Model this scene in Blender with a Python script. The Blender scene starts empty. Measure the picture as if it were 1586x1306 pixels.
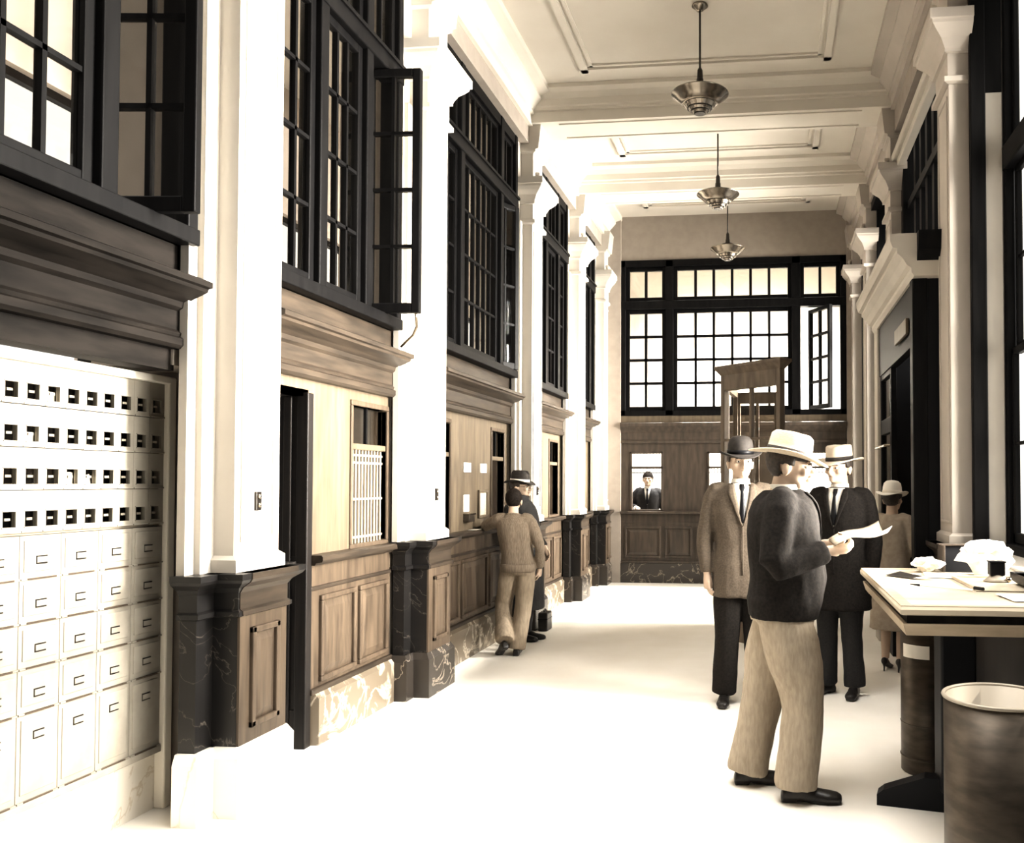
import bpy, bmesh, math, random
from mathutils import Vector, Matrix
random.seed(7)
SC = bpy.context.scene
COL = SC.collection
PI = math.pi

# ------------------------------------------------------------------ materials
def sep(c, k=0.85):   # keep the sepia tint gentle
    l = 0.3 * c[0] + 0.59 * c[1] + 0.11 * c[2]
    return tuple(l + (v - l) * k for v in c)
def mat(name, col, rough=0.6, metal=0.0, noise=None, col2=None, scale=(1, 1, 1), bump=0.0, ramp=(0.35, 0.65),
        detail=6, coat=0.0, spec=None, dist=0.0):
    col = sep(col); col2 = sep(col2) if col2 else None
    m = bpy.data.materials.new(name); m.use_nodes = True
    nt = m.node_tree; b = nt.nodes['Principled BSDF']
    b.inputs['Base Color'].default_value = (*col, 1); b.inputs['Roughness'].default_value = rough
    b.inputs['Metallic'].default_value = metal
    if coat: b.inputs['Coat Weight'].default_value = coat; b.inputs['Coat Roughness'].default_value = 0.2
    if spec is not None: b.inputs['Specular IOR Level'].default_value = spec
    if noise:
        tc = nt.nodes.new('ShaderNodeTexCoord'); mp = nt.nodes.new('ShaderNodeMapping')
        mp.inputs['Scale'].default_value = scale
        nz = nt.nodes.new('ShaderNodeTexNoise'); nz.inputs['Scale'].default_value = noise
        nz.inputs['Detail'].default_value = detail; nz.inputs['Distortion'].default_value = dist
        rp = nt.nodes.new('ShaderNodeValToRGB')
        rp.color_ramp.elements[0].position = ramp[0]; rp.color_ramp.elements[1].position = ramp[1]
        rp.color_ramp.elements[0].color = (*col, 1); rp.color_ramp.elements[1].color = (*(col2 or col), 1)
        L = nt.links.new
        L(tc.outputs['Object'], mp.inputs['Vector']); L(mp.outputs[0], nz.inputs['Vector'])
        L(nz.outputs['Fac'], rp.inputs['Fac']); L(rp.outputs['Color'], b.inputs['Base Color'])
        if bump:
            bp = nt.nodes.new('ShaderNodeBump'); bp.inputs['Strength'].default_value = bump
            bp.inputs['Distance'].default_value = 0.01
            L(nz.outputs['Fac'], bp.inputs['Height']); L(bp.outputs['Normal'], b.inputs['Normal'])
    return m

def glass_mat(name, fac, tint=(0.93, 0.92, 0.9)):
    m = bpy.data.materials.new(name); m.use_nodes = True; nt = m.node_tree; nt.nodes.clear()
    o = nt.nodes.new('ShaderNodeOutputMaterial'); mx = nt.nodes.new('ShaderNodeMixShader')
    t = nt.nodes.new('ShaderNodeBsdfTransparent'); g = nt.nodes.new('ShaderNodeBsdfGlossy')
    t.inputs[0].default_value = (*tint, 1); g.inputs['Roughness'].default_value = 0.03
    mx.inputs[0].default_value = fac
    nt.links.new(t.outputs[0], mx.inputs[1]); nt.links.new(g.outputs[0], mx.inputs[2]); nt.links.new(mx.outputs[0], o.inputs[0])
    return m

def marble_mat(name, a, b, scale, pos, rough=0.25):
    a, b = sep(a), sep(b)
    m = bpy.data.materials.new(name); m.use_nodes = True; nt = m.node_tree; p = nt.nodes['Principled BSDF']
    p.inputs['Roughness'].default_value = rough
    tc = nt.nodes.new('ShaderNodeTexCoord'); nz = nt.nodes.new('ShaderNodeTexNoise')
    nz.inputs['Scale'].default_value = scale; nz.inputs['Detail'].default_value = 9; nz.inputs['Distortion'].default_value = 1.6
    mt = nt.nodes.new('ShaderNodeMath'); mt.operation = 'SUBTRACT'; mt.inputs[1].default_value = 0.5
    ab = nt.nodes.new('ShaderNodeMath'); ab.operation = 'ABSOLUTE'
    rp = nt.nodes.new('ShaderNodeValToRGB'); e = rp.color_ramp.elements
    e[0].position = 0.0; e[0].color = (*b, 1); e[1].position = pos; e[1].color = (*a, 1)
    L = nt.links.new
    L(tc.outputs['Object'], nz.inputs['Vector']); L(nz.outputs['Fac'], mt.inputs[0]); L(mt.outputs[0], ab.inputs[0])
    L(ab.outputs[0], rp.inputs['Fac']); L(rp.outputs['Color'], p.inputs['Base Color'])
    return m

M = {}
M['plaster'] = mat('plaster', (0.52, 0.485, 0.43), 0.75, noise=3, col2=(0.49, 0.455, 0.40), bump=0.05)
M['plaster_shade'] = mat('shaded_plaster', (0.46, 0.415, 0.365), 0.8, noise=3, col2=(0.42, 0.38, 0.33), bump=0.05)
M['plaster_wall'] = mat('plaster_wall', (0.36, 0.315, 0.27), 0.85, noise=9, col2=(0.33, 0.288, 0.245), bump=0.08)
M['ceiling'] = mat('ceiling_paint', (0.66, 0.62, 0.55), 0.8, noise=2, col2=(0.63, 0.585, 0.515))
M['oak'] = mat('oak', (0.125, 0.092, 0.062), 0.42, spec=0.35, noise=5, col2=(0.07, 0.051, 0.035), scale=(4, 4, 0.5), bump=0.06, dist=0.6)
M['oak_rail'] = mat('oak_rail', (0.068, 0.051, 0.036), 0.4, spec=0.3, noise=6, col2=(0.036, 0.028, 0.021), scale=(4, 0.5, 4), bump=0.06)
M['pedestal_shade'] = marble_mat('pedestal_shade', (0.014, 0.0125, 0.012), (0.10, 0.085, 0.07), 2.4, 0.006, 0.4)  # near-black colour carries the shade on the pedestal sides
M['booth'] = mat('booth_oak', (0.2, 0.155, 0.11), 0.45, noise=6, col2=(0.13, 0.1, 0.07), scale=(3, 3, 0.5))
M['oak_shadow'] = mat('oak_shadow', (0.010, 0.0083, 0.007), 0.6, spec=0.08, noise=6, col2=(0.022, 0.018, 0.015), scale=(3, 0.5, 3), bump=0.05)  # oak darkened so that its colour carries the shade
M['oak_end'] = mat('oak_end', (0.085, 0.064, 0.047), 0.4, noise=6, col2=(0.05, 0.039, 0.03), scale=(3, 3, 0.5), bump=0.05)
M['oak_light'] = mat('oak_light', (0.165, 0.128, 0.084), 0.45, noise=5, col2=(0.115, 0.088, 0.058), scale=(4, 4, 0.45), bump=0.05, dist=0.5)
M['dark'] = mat('dark_window_wood', (0.006, 0.0057, 0.006), 0.45, noise=8, col2=(0.010, 0.0095, 0.0095), scale=(3, 3, 0.4), spec=0.13)
M['door'] = mat('dark_door_wood', (0.022, 0.018, 0.016), 0.45, noise=7, col2=(0.012, 0.0105, 0.010), scale=(5, 5, 0.3), spec=0.3)
M['marble'] = marble_mat('dark_marble', (0.05, 0.042, 0.035), (0.32, 0.27, 0.21), 2.2, 0.012)
M['marble_glare_white'] = marble_mat('glare_white_marble', (0.86, 0.81, 0.72), (0.7, 0.62, 0.5), 2.0, 0.02)
M['cabinet_in'] = mat('cabinet_inside', (0.40, 0.35, 0.27), 0.6)
M['marble_light'] = marble_mat('light_marble', (0.17, 0.138, 0.10), (0.42, 0.36, 0.28), 2.6, 0.035)
M['floor'] = mat('terrazzo', (0.90, 0.865, 0.80), 0.5, noise=3, col2=(0.85, 0.81, 0.73), ramp=(0.3, 0.75))
M['cabinet'] = mat('cabinet_paint', (0.36, 0.33, 0.275), 0.55, noise=14, col2=(0.32, 0.29, 0.24), spec=0.3, bump=0.03)
M['cabinet_trim'] = mat('cabinet_trim', (0.86, 0.81, 0.71), 0.4)
M['black'] = mat('black', (0.009, 0.009, 0.011), 0.45, spec=0.25)
M['brass'] = mat('brass', (0.42, 0.35, 0.26), 0.22, metal=1.0)
M['lampmetal'] = mat('lamp_metal', (0.30, 0.265, 0.22), 0.22, metal=1.0)
M['lampdark'] = mat('lamp_dark', (0.06, 0.052, 0.045), 0.35, metal=0.8)
M['grille'] = mat('lit_grille', (0.42, 0.345, 0.24), 0.5)  # bars coloured pale to stand for the bright room behind them
M['steel'] = mat('brushed_tin', (0.13, 0.105, 0.08), 0.42, metal=0.7, noise=9, col2=(0.085, 0.07, 0.054), scale=(1, 1, 3))
M['steel_in'] = mat('tin_inside', (0.36, 0.315, 0.25), 0.5, metal=0.2)
M['white'] = mat('white_paper', (0.88, 0.84, 0.76), 0.8)
M['paper'] = mat('paper', (0.85, 0.80, 0.70), 0.8, noise=12, col2=(0.74, 0.67, 0.56))
M['print'] = mat('printed_paper', (0.70, 0.62, 0.5), 0.8, noise=60, col2=(0.38, 0.33, 0.27), scale=(1, 1, 8))
M['tabletop'] = mat('table_top', (0.60, 0.53, 0.41), 0.45, noise=3, col2=(0.54, 0.47, 0.36), scale=(1, 4, 1))
M['tableedge'] = mat('table_edge', (0.50, 0.41, 0.29), 0.45, noise=5, col2=(0.42, 0.34, 0.235), scale=(1, 5, 5))
M['skin'] = mat('skin', (0.58, 0.44, 0.33), 0.55)
M['hair_dark'] = mat('hair_dark', (0.035, 0.027, 0.022), 0.6, noise=60, col2=(0.07, 0.053, 0.04), bump=0.3)
M['hair_brown'] = mat('hair_brown', (0.028, 0.02, 0.015), 0.75, spec=0.15, noise=60, col2=(0.014, 0.01, 0.008), bump=0.4)
M['coat_black'] = mat('black_coat', (0.017, 0.016, 0.017), 0.85, noise=80, col2=(0.026, 0.024, 0.023), bump=0.1)
M['coat_dark'] = mat('dark_jacket', (0.016, 0.0135, 0.012), 0.9, spec=0.2, noise=70, col2=(0.026, 0.0215, 0.018), bump=0.12)
M['tweed'] = mat('brown_tweed', (0.125, 0.096, 0.067), 0.9, noise=90, col2=(0.085, 0.065, 0.046), bump=0.15)
M['sweater'] = mat('knit_sweater', (0.27, 0.215, 0.155), 0.95, noise=30, col2=(0.18, 0.14, 0.1), scale=(5, 5, 0.6), bump=0.35)
M['trouser_light'] = mat('light_trousers', (0.43, 0.36, 0.27), 0.85, noise=25, col2=(0.35, 0.29, 0.215), scale=(3, 3, 0.7), bump=0.15)
M['trouser_tan'] = mat('tan_trousers', (0.33, 0.265, 0.19), 0.9, noise=20, col2=(0.25, 0.198, 0.14), scale=(3, 3, 0.7), bump=0.2)
M['coat_light'] = mat('pale_coat', (0.40, 0.335, 0.26), 0.85, noise=30, col2=(0.34, 0.28, 0.215))
M['straw'] = mat('straw_hat', (0.70, 0.60, 0.46), 0.7, noise=70, col2=(0.6, 0.5, 0.37), scale=(1, 1, 4), bump=0.2)
M['felt'] = mat('dark_felt', (0.03, 0.025, 0.022), 0.8, noise=40, col2=(0.045, 0.037, 0.031))
M['felt_light'] = mat('light_felt', (0.55, 0.47, 0.36), 0.8)
M['leather'] = mat('black_leather', (0.018, 0.016, 0.015), 0.35, noise=40, col2=(0.03, 0.026, 0.022), bump=0.1)
M['workwall'] = mat('workroom_paint', (0.55, 0.48, 0.41), 0.85)
M['endroom'] = mat('inner_office_paint', (0.84, 0.80, 0.73), 0.85)
M['glass'] = glass_mat('window_glass', 0.07)
M['glass_lite'] = glass_mat('clear_glass', 0.05)

# ------------------------------------------------------------------ mesh builder
class MB:
    def __init__(s): s.bm = bmesh.new()
    def box(s, x0, x1, y0, y1, z0, z1, bev=0.0):
        r = bmesh.ops.create_cube(s.bm, size=1.0); vs = r['verts']
        for v in vs:
            v.co = Vector(((x0 + x1) / 2 + v.co.x * (x1 - x0), (y0 + y1) / 2 + v.co.y * (y1 - y0), (z0 + z1) / 2 + v.co.z * (z1 - z0)))
        if bev:
            es = list({e for v in vs for e in v.link_edges})
            bmesh.ops.bevel(s.bm, geom=es, offset=bev, segments=2, affect='EDGES', profile=0.5)
        return s
    def face(s, pts):
        s.bm.faces.new([s.bm.verts.new(p) for p in pts]); return s
    def rings(s, rings, cap=True, closed=True):
        R = [[s.bm.verts.new(p) for p in r] for r in rings]; n = len(R[0])
        for a, b in zip(R, R[1:]):
            for i in range(n if closed else n - 1):
                j = (i + 1) % n
                try: s.bm.faces.new((a[i], a[j], b[j], b[i]))
                except ValueError: pass
        if cap and closed:
            s.bm.faces.new(list(reversed(R[0]))); s.bm.faces.new(R[-1])
        return s
    def extrude(s, poly, axis, a, b):
        # poly: closed list of 2D points; axis 'y': (x,z); axis 'x': (y,z); axis 'z': (x,y)
        f = {'y': lambda p, t: (p[0], t, p[1]), 'x': lambda p, t: (t, p[0], p[1]), 'z': lambda p, t: (p[0], p[1], t)}[axis]
        return s.rings([[f(p, a) for p in poly], [f(p, b) for p in poly]])
    def rstack(s, x_in, sgn, X, y0, y1, lv):
        # stacked rectangles against a wall: lv = (z, projection, side spread); the back stays at x_in
        rr = []
        for z, p, e in lv:
            xf = X + sgn * p
            rr.append([(x_in, y0 - e, z), (xf, y0 - e, z), (xf, y1 + e, z), (x_in, y1 + e, z)])
        return s.rings(rr)
    def tube(s, pts, rad, n=12, cap=True, smooth=0):
        P = [Vector(p) for p in pts]
        R = list(rad) if isinstance(rad, (list, tuple)) else [rad] * len(P)
        R = [(r, r) if not isinstance(r, (tuple, list)) else tuple(r) for r in R]
        for _ in range(smooth):
            NP, NR = [P[0]], [R[0]]
            for i in range(len(P) - 1):
                a, b = P[i], P[i + 1]; ra, rb = R[i], R[i + 1]
                for t in (0.25, 0.75):
                    NP.append(a.lerp(b, t)); NR.append((ra[0] + (rb[0] - ra[0]) * t, ra[1] + (rb[1] - ra[1]) * t))
            NP.append(P[-1]); NR.append(R[-1]); P, R = NP, NR
        rr = []; u = None
        for i, p in enumerate(P):
            d = (P[min(i + 1, len(P) - 1)] - P[max(i - 1, 0)]).normalized()
            if u is None:
                u = Vector((1, 0, 0)) if abs(d.x) < 0.9 else Vector((0, 1, 0))
            u = (u - d * u.dot(d)).normalized(); w = d.cross(u)
            rr.append([p + u * (R[i][0] * math.cos(2 * PI * k / n)) + w * (R[i][1] * math.sin(2 * PI * k / n)) for k in range(n)])
        return s.rings(rr, cap)
    def lathe(s, prof, c=(0, 0, 0), n=40, mtx=None):
        rr = []
        for r, z in prof:
            ring = []
            for k in range(n):
                p = Vector((r * math.cos(2 * PI * k / n), r * math.sin(2 * PI * k / n), z))
                if mtx: p = mtx @ p
                ring.append(p + Vector(c))
            rr.append(ring)
        return s.rings(rr, True)
    def ell(s, c, r, mtx=None, seg=20, rings=12):
        g = bmesh.ops.create_uvsphere(s.bm, u_segments=seg, v_segments=rings, radius=1.0)
        for v in g['verts']:
            p = Vector((v.co.x * r[0], v.co.y * r[1], v.co.z * r[2]))
            if mtx: p = mtx @ p
            v.co = p + Vector(c)
        return s
    def xf(s, m): bmesh.ops.transform(s.bm, matrix=m, verts=s.bm.verts); return s
    def mesh(s, name):
        bmesh.ops.recalc_face_normals(s.bm, faces=s.bm.faces)
        me = bpy.data.meshes.new(name); s.bm.to_mesh(me); s.bm.free(); return me
    def build(s, name, m, parent=None, smooth=False, kind=None):
        me = s.mesh(name)
        return put(me, name, m, parent, smooth)

ROOTM = {}
def rootm(o):
    while o.parent: o = o.parent
    return ROOTM.get(o.name, Matrix())
def put(me, name, m, parent=None, smooth=False):
    o = bpy.data.objects.new(name, me); COL.objects.link(o)
    if parent is None:
        xs = [v.co for v in me.vertices]
        lo = Vector([min(c[i] for c in xs) for i in range(3)]); hi = Vector([max(c[i] for c in xs) for i in range(3)])
        base = Vector(((lo.x + hi.x) / 2, (lo.y + hi.y) / 2, lo.z))
        me.transform(Matrix.Translation(-base)); o.location = base; ROOTM[o.name] = Matrix.Translation(base)
    else:
        o.parent = parent; me.transform(rootm(parent).inverted())
    me.materials.append(m)
    if smooth:
        for p in me.polygons: p.use_smooth = True
    return o
def tag(o, label=None, cat=None, group=None, kind=None):
    if label: o['label'] = label
    if cat: o['category'] = cat
    if group: o['group'] = group
    if kind: o['kind'] = kind
    return o
def root(name, loc, label, cat, group=None, kind=None, rz=0.0):
    o = bpy.data.objects.new(name, None); COL.objects.link(o); o.location = loc; o.rotation_euler = (0, 0, rz)
    o.empty_display_size = 0.1
    ROOTM[o.name] = Matrix.Translation(loc) @ Matrix.Rotation(rz, 4, 'Z')
    return tag(o, label, cat, group, kind)
def copy_tree(o, parent=None):
    c = o.copy(); COL.objects.link(c)
    if parent: c.parent = parent
    for ch in list(o.children): copy_tree(ch, c)
    return c

# ------------------------------------------------------------------ room numbers (metres; x across, y down the hall, z up)
XL, XR = -2.47, 1.22           # pilaster shaft faces
YE = 13.24                     # end wall
ZC, ZB = 5.64, 5.30            # ceiling, beam underside
PIERS = [(0.95, 1.33), (3.80, 4.17), (6.04, 6.45), (8.87, 9.28), (11.12, 11.53)]
Y0 = -3.0

# floor / ceiling
f = MB().box(-5.2, 1.75, Y0, 16.2, -0.2, 0.0).build('floor', M['floor']); tag(f, 'pale terrazzo lobby floor', 'floor', kind='structure')
cl = MB().box(-5.2, 1.75, Y0, 16.2, ZC, ZC + 0.2).build('ceiling', M['ceiling']); tag(cl, 'cream coffered ceiling slab over the hall', 'ceiling', kind='structure')

# beams across, and the cornice along both walls
nt_ = 0
def trim(name_n, label, cat):
    return root('trim_%d' % name_n, (0, 0, 0), label, cat, kind='structure')
bt = root('trim_1', (-0.6, 6, ZB), 'plaster ceiling beams crossing the hall with moulded cornices', 'ceiling beams', kind='structure')
for (a, b) in PIERS:
    c = (a + b) / 2; w = 0.25
    pf = [(c - w, ZB), (c - w, ZB + 0.11), (c - w - 0.03, ZB + 0.115), (c - w - 0.03, ZB + 0.14), (c - w - 0.05, ZB + 0.15), (c - w - 0.05, ZB + 0.22),
          (c - w - 0.09, ZB + 0.27), (c - w - 0.14, ZB + 0.30), (c - w - 0.14, ZC + 0.01)]
    pf = pf + [(2 * c - y, z) for y, z in reversed(pf)]
    MB().extrude(pf, 'x', XL - 0.05, XR + 0.05).build('beam', M['ceiling'], bt)
    MB().box(XL + 0.28, XR - 0.28, c - 0.19, c - 0.17, ZB - 0.012, ZB + 0.01).box(XL + 0.28, XR - 0.28, c + 0.17, c + 0.19, ZB - 0.012, ZB + 0.01).build('beam_moulding', M['ceiling'], bt)
ct = root('trim_2', (-0.6, 6, ZB), 'stepped plaster cornice along the tops of both side walls', 'cornice', kind='structure')
for X, s in ((XL - 0.05, 1), (XR + 0.05, -1)):
    pf = [(0, ZB - 0.02), (0.05, ZB - 0.02), (0.05, ZB + 0.08), (0.08, ZB + 0.09), (0.08, ZB + 0.12), (0.17, ZB + 0.22), (0.17, ZB + 0.25), (0.26, ZB + 0.28), (0.26, ZC + 0.01), (0, ZC + 0.01)]
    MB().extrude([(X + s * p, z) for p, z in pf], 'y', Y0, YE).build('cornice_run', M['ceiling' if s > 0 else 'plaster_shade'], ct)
pt = root('trim_3', (-0.6, 6, ZC), 'raised plaster frames on the ceiling coffers', 'ceiling moulding', kind='structure')
ys = [p for p in PIERS] + [(YE - 0.05, YE + 0.3)]
for (a, b), (c, d) in zip(ys, ys[1:]):
    x0, x1, y0, y1 = XL + 0.62, XR - 0.62, b + 0.42, c - 0.42
    if y1 - y0 < 0.5: continue
    m = MB()
    for k, (i, w, h) in enumerate(((0, 0.07, 0.028), (0.1, 0.03, 0.018))):
        X0, X1, Q0, Q1 = x0 + i, x1 - i, y0 + i, y1 - i
        m.box(X0, X1, Q0, Q0 + w, ZC - h, ZC + 0.01); m.box(X0, X1, Q1 - w, Q1, ZC - h, ZC + 0.01)
        m.box(X0, X0 + w, Q0, Q1, ZC - h, ZC + 0.01); m.box(X1 - w, X1, Q0, Q1, ZC - h, ZC + 0.01)
    m.build('coffer_frame', M['ceiling'], pt)

# ------------------------------------------------------------------ pilasters
def pilaster(num, side, y0, y1, label):
    s = 1 if side == 'L' else -1; X = XL if side == 'L' else XR
    xb = X - s * (0.17 if side == 'L' else 0.14)
    E2 = 0.16 if side == 'L' else 0.10
    two = side == 'L'
    r = root('trim_%d' % num, (X, (y0 + y1) / 2, 0), label, 'pilaster', kind='structure')
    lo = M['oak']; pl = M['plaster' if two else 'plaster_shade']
    # marble plinth, two steps
    m = MB().rstack(xb, s, X, y0, y1, [(0, 0.065, 0.05), (0.27, 0.065, 0.05), (0.315, 0.04, 0.025)])
    if two: m.rstack(xb, s, X, y0, y1, [(0, -0.05, E2 + 0.01), (0.27, -0.05, E2 + 0.01), (0.315, -0.07, E2 - 0.01)])
    m.build('plinth', M['marble_glare_white' if num == 4 else 'marble'], r)  # first left plinth whitened: overexposed glare put into the colour
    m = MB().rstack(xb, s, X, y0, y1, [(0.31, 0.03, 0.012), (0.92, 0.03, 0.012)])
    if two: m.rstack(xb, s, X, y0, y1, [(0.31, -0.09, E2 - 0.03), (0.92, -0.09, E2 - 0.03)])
    m.build('pedestal', M['pedestal_shade'] if two else M['oak'], r)
    MB().box(min(X + s * 0.028, X + s * 0.042), max(X + s * 0.028, X + s * 0.042), y0 - 0.010, y1 + 0.010, 0.315, 0.915).build('added_front_plate', lo, r)  # added plate keeps the lit front tan over the shade-coloured core
    # raised panel on the hall face of the pedestal
    m = MB(); xf = X + s * 0.042
    a, b = y0 + 0.07, y1 - 0.07
    for (q0, q1, z0, z1) in ((a, b, 0.82, 0.85), (a, b, 0.38, 0.41), (a, a + 0.03, 0.38, 0.85), (b - 0.03, b, 0.38, 0.85)):
        m.box(min(xf - s * 0.01, xf + s * 0.018), max(xf - s * 0.01, xf + s * 0.018), q0, q1, z0, z1, 0.005)
    m.rings([[(xf, a + 0.03, 0.41), (xf, b - 0.03, 0.41), (xf, b - 0.03, 0.82), (xf, a + 0.03, 0.82)],
             [(xf + s * 0.012, a + 0.07, 0.45), (xf + s * 0.012, b - 0.07, 0.45), (xf + s * 0.012, b - 0.07, 0.78), (xf + s * 0.012, a + 0.07, 0.78)]])
    m.build('pedestal_panel', lo, r)
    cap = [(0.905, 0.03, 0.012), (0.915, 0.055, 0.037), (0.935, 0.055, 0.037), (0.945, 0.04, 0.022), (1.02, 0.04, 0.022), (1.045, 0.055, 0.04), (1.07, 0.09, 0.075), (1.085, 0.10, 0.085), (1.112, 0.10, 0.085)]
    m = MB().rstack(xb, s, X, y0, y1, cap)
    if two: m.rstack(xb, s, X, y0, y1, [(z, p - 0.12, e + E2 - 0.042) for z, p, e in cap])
    m.build('pedestal_cap', M['pedestal_shade'], r)
    pr = [(X + s * (p + 0.004), z) for z, p, e in cap]
    MB().extrude(pr + [(X + s * 0.0, cap[-1][0]), (X + s * 0.0, cap[0][0])], 'y', y0 - 0.012, y1 + 0.012).build('cap_front', M['oak_rail'], r)
    # shaft with shallow sunk face, base fillet
    m = MB().rstack(xb, s, X, y0, y1, [(1.11, 0.025, 0.02), (1.17, 0.025, 0.02), (1.19, 0.0, 0.0), (4.26, 0.0, 0.0)])
    if two: m.rstack(xb, s, X, y0, y1, [(1.11, -0.10, E2 * 0.6), (4.26, -0.10, E2 * 0.6)]).rstack(xb, s, X, y0, y1, [(1.11, -0.13, E2), (5.10, -0.13, E2)])
    m.build('shaft', pl, r)
    m = MB(); xf = X
    a, b = y0 + 0.045, y1 - 0.045
    for (q0, q1, z0, z1) in ((a, a + 0.02, 1.27, 4.17), (b - 0.02, b, 1.27, 4.17), (a, b, 1.25, 1.27), (a, b, 4.16, 4.18)):
        m.box(min(xf - s * 0.01, xf + s * 0.009), max(xf - s * 0.01, xf + s * 0.009), q0, q1, z0, z1, 0.003)
    m.build('shaft_moulding', pl, r)
    MB().rstack(xb, s, X, y0, y1, [(4.24, 0.005, 0.005), (4.25, 0.035, 0.035), (4.285, 0.035, 0.035), (4.295, 0.008, 0.008), (4.45, 0.008, 0.008), (4.455, 0.03, 0.03), (4.475, 0.03, 0.03),
                                   (4.49, 0.035, 0.035), (4.54, 0.06, 0.06), (4.58, 0.10, 0.10), (4.61, 0.125, 0.125), (4.63, 0.13, 0.13), (4.635, 0.145, 0.145), (4.70, 0.145, 0.145)]).build('capital', pl, r)
    MB().rstack(xb, s, X, y0, y1, [(4.70, 0.02, 0.0), (4.73, 0.02, 0.0), (4.74, 0.0, -0.02), (5.0, 0.0, -0.02), (5.02, 0.03, 0.0), (5.04, 0.03, 0.0), (5.05, 0.06, 0.0), (ZB + 0.02, 0.09, 0.0)]).build('impost_block', pl, r)
    m = MB()  # hanging leaf ornament of the impost block
    yc = (y0 + y1) / 2
    m.box(min(X, X + s * 0.05), max(X, X + s * 0.05), yc - 0.1, yc + 0.1, 4.80, 4.83, 0.008)
    for k in range(5):
        m.ell((X + s * 0.03, yc - 0.08 + k * 0.04, 4.79 - 0.012 * (2 - abs(k - 2))), (0.02, 0.017, 0.03), seg=10, rings=6)
    m.build('leaf_ornament', pl, r, smooth=True)
    return r
ordn = ['', 'first', 'second', 'third', 'fourth']
n = 4
for i, (a, b) in enumerate(PIERS):
    if i == 0: continue
    pilaster(n, 'L', a, b, '%s white pilaster along the left wall, counted from the camera' % ordn[i]); n += 1
for i, (a, b) in enumerate(PIERS):
    if i == 0: continue
    pilaster(n, 'R', a, b, '%s white pilaster along the right window wall, counted from the camera' % ordn[i]); n += 1
# corner pilasters at the end wall
pilaster(n, 'L', 12.86, 13.3, 'white corner pilaster where the left wall meets the end wall'); n += 1
pilaster(n, 'R', 12.95, 13.3, 'white corner pilaster where the right wall meets the end wall'); n += 1

# ------------------------------------------------------------------ walls
wl = MB()
BAYS_L = [(1.33, 3.64), (4.27, 5.88), (6.58, 8.71), (9.42, 10.97), (11.67, 12.72)]
wl.box(XL - 0.33, XL - 0.04, Y0, YE, 5.10, ZC)                 # strip above the windows
for a, b in [(Y0, 0.95)] + PIERS + [(12.86, YE)]:
    wl.box(XL - 0.6, XL - 0.2, a - 0.12 if a > 4 else (3.93 if a > 1 else a), b + (0.10 if b < 12 else 0), 0, ZC)
    if 1 < a < 4: wl.box(XL - 0.6, XL - 0.2, 3.64, 3.95, 2.06, ZC)
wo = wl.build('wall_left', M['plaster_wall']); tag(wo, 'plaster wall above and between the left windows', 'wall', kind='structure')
wr = MB()
wr.box(XR + 0.04, XR + 0.43, Y0, YE, 5.05, ZC)
for a, b in [(Y0, 0.95)] + PIERS + [(12.95, YE)]:
    wr.box(XR + 0.13, XR + 0.43, a + 0.0, b - 0.0, 0, ZC)
BAYS_R = [(1.33, 3.80), (4.17, 6.04), (9.28, 11.12), (11.53, 12.95)]
for a, b in BAYS_R: wr.box(XR + 0.15, XR + 0.43, a, b, 0, 1.04)
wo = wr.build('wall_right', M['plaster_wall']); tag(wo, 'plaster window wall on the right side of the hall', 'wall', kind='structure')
we = MB()
we.box(-2.95, 1.75, YE, YE + 0.2, 4.95, ZC); we.box(-2.95, -2.27, YE - 0.06, YE + 0.2, 0, ZC); we.box(1.15, 1.75, YE - 0.06, YE + 0.2, 0, ZC)
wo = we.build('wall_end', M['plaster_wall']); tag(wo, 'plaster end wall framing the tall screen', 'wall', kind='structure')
wb = MB().box(-2.95, 1.75, Y0 - 0.2, Y0, 0, ZC).build('wall_back', M['oak_end']); tag(wb, 'wall behind the camera end of the hall', 'wall', kind='structure')
# the workroom behind the left screens: far wall with windows
ww = MB()
XW = -5.0
WIN = [(1.6, 3.4), (4.3, 6.0), (8.3, 10.0), (13.0, 14.8)]
ww.box(XW - 0.2, XW, Y0, 16.2, 0, 1.0); ww.box(XW - 0.2, XW, Y0, 16.2, 4.32, ZC)
prev = Y0
for a, b in WIN + [(16.2, 16.2)]:
    ww.box(XW - 0.2, XW, prev, a, 1.0, 4.32); prev = b
wo = ww.build('wall_workroom', M['workwall']); tag(wo, 'far wall of the workroom seen through the left windows', 'wall', kind='structure')
wo = MB().box(-5.2, 1.75, 16.0, 16.2, 0, ZC).box(1.6, 1.75, YE + 0.2, 16.0, 0, ZC).build('wall_office', M['endroom']); tag(wo, 'bright wall of the office behind the end screen', 'wall', kind='structure')
wi = 30
for a, b in WIN:
    m = MB()
    for y in (a, (a + b) / 2 - 0.03, b - 0.06): m.box(XW - 0.12, XW - 0.06, y, y + 0.06, 1.0, 4.32)
    for z in (1.0, 2.1, 3.2, 4.26): m.box(XW - 0.12, XW - 0.06, a, b, z, z + 0.06)
    r = root('window_%d' % wi, (XW, (a + b) / 2, 1.0), 'workroom window seen through the left screens', 'window', kind='structure'); wi += 1
    m.build('sash', M['dark'], r); MB().box(XW - 0.1, XW - 0.095, a, b, 1.0, 4.32).build('pane', M['glass_lite'], r)

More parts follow.
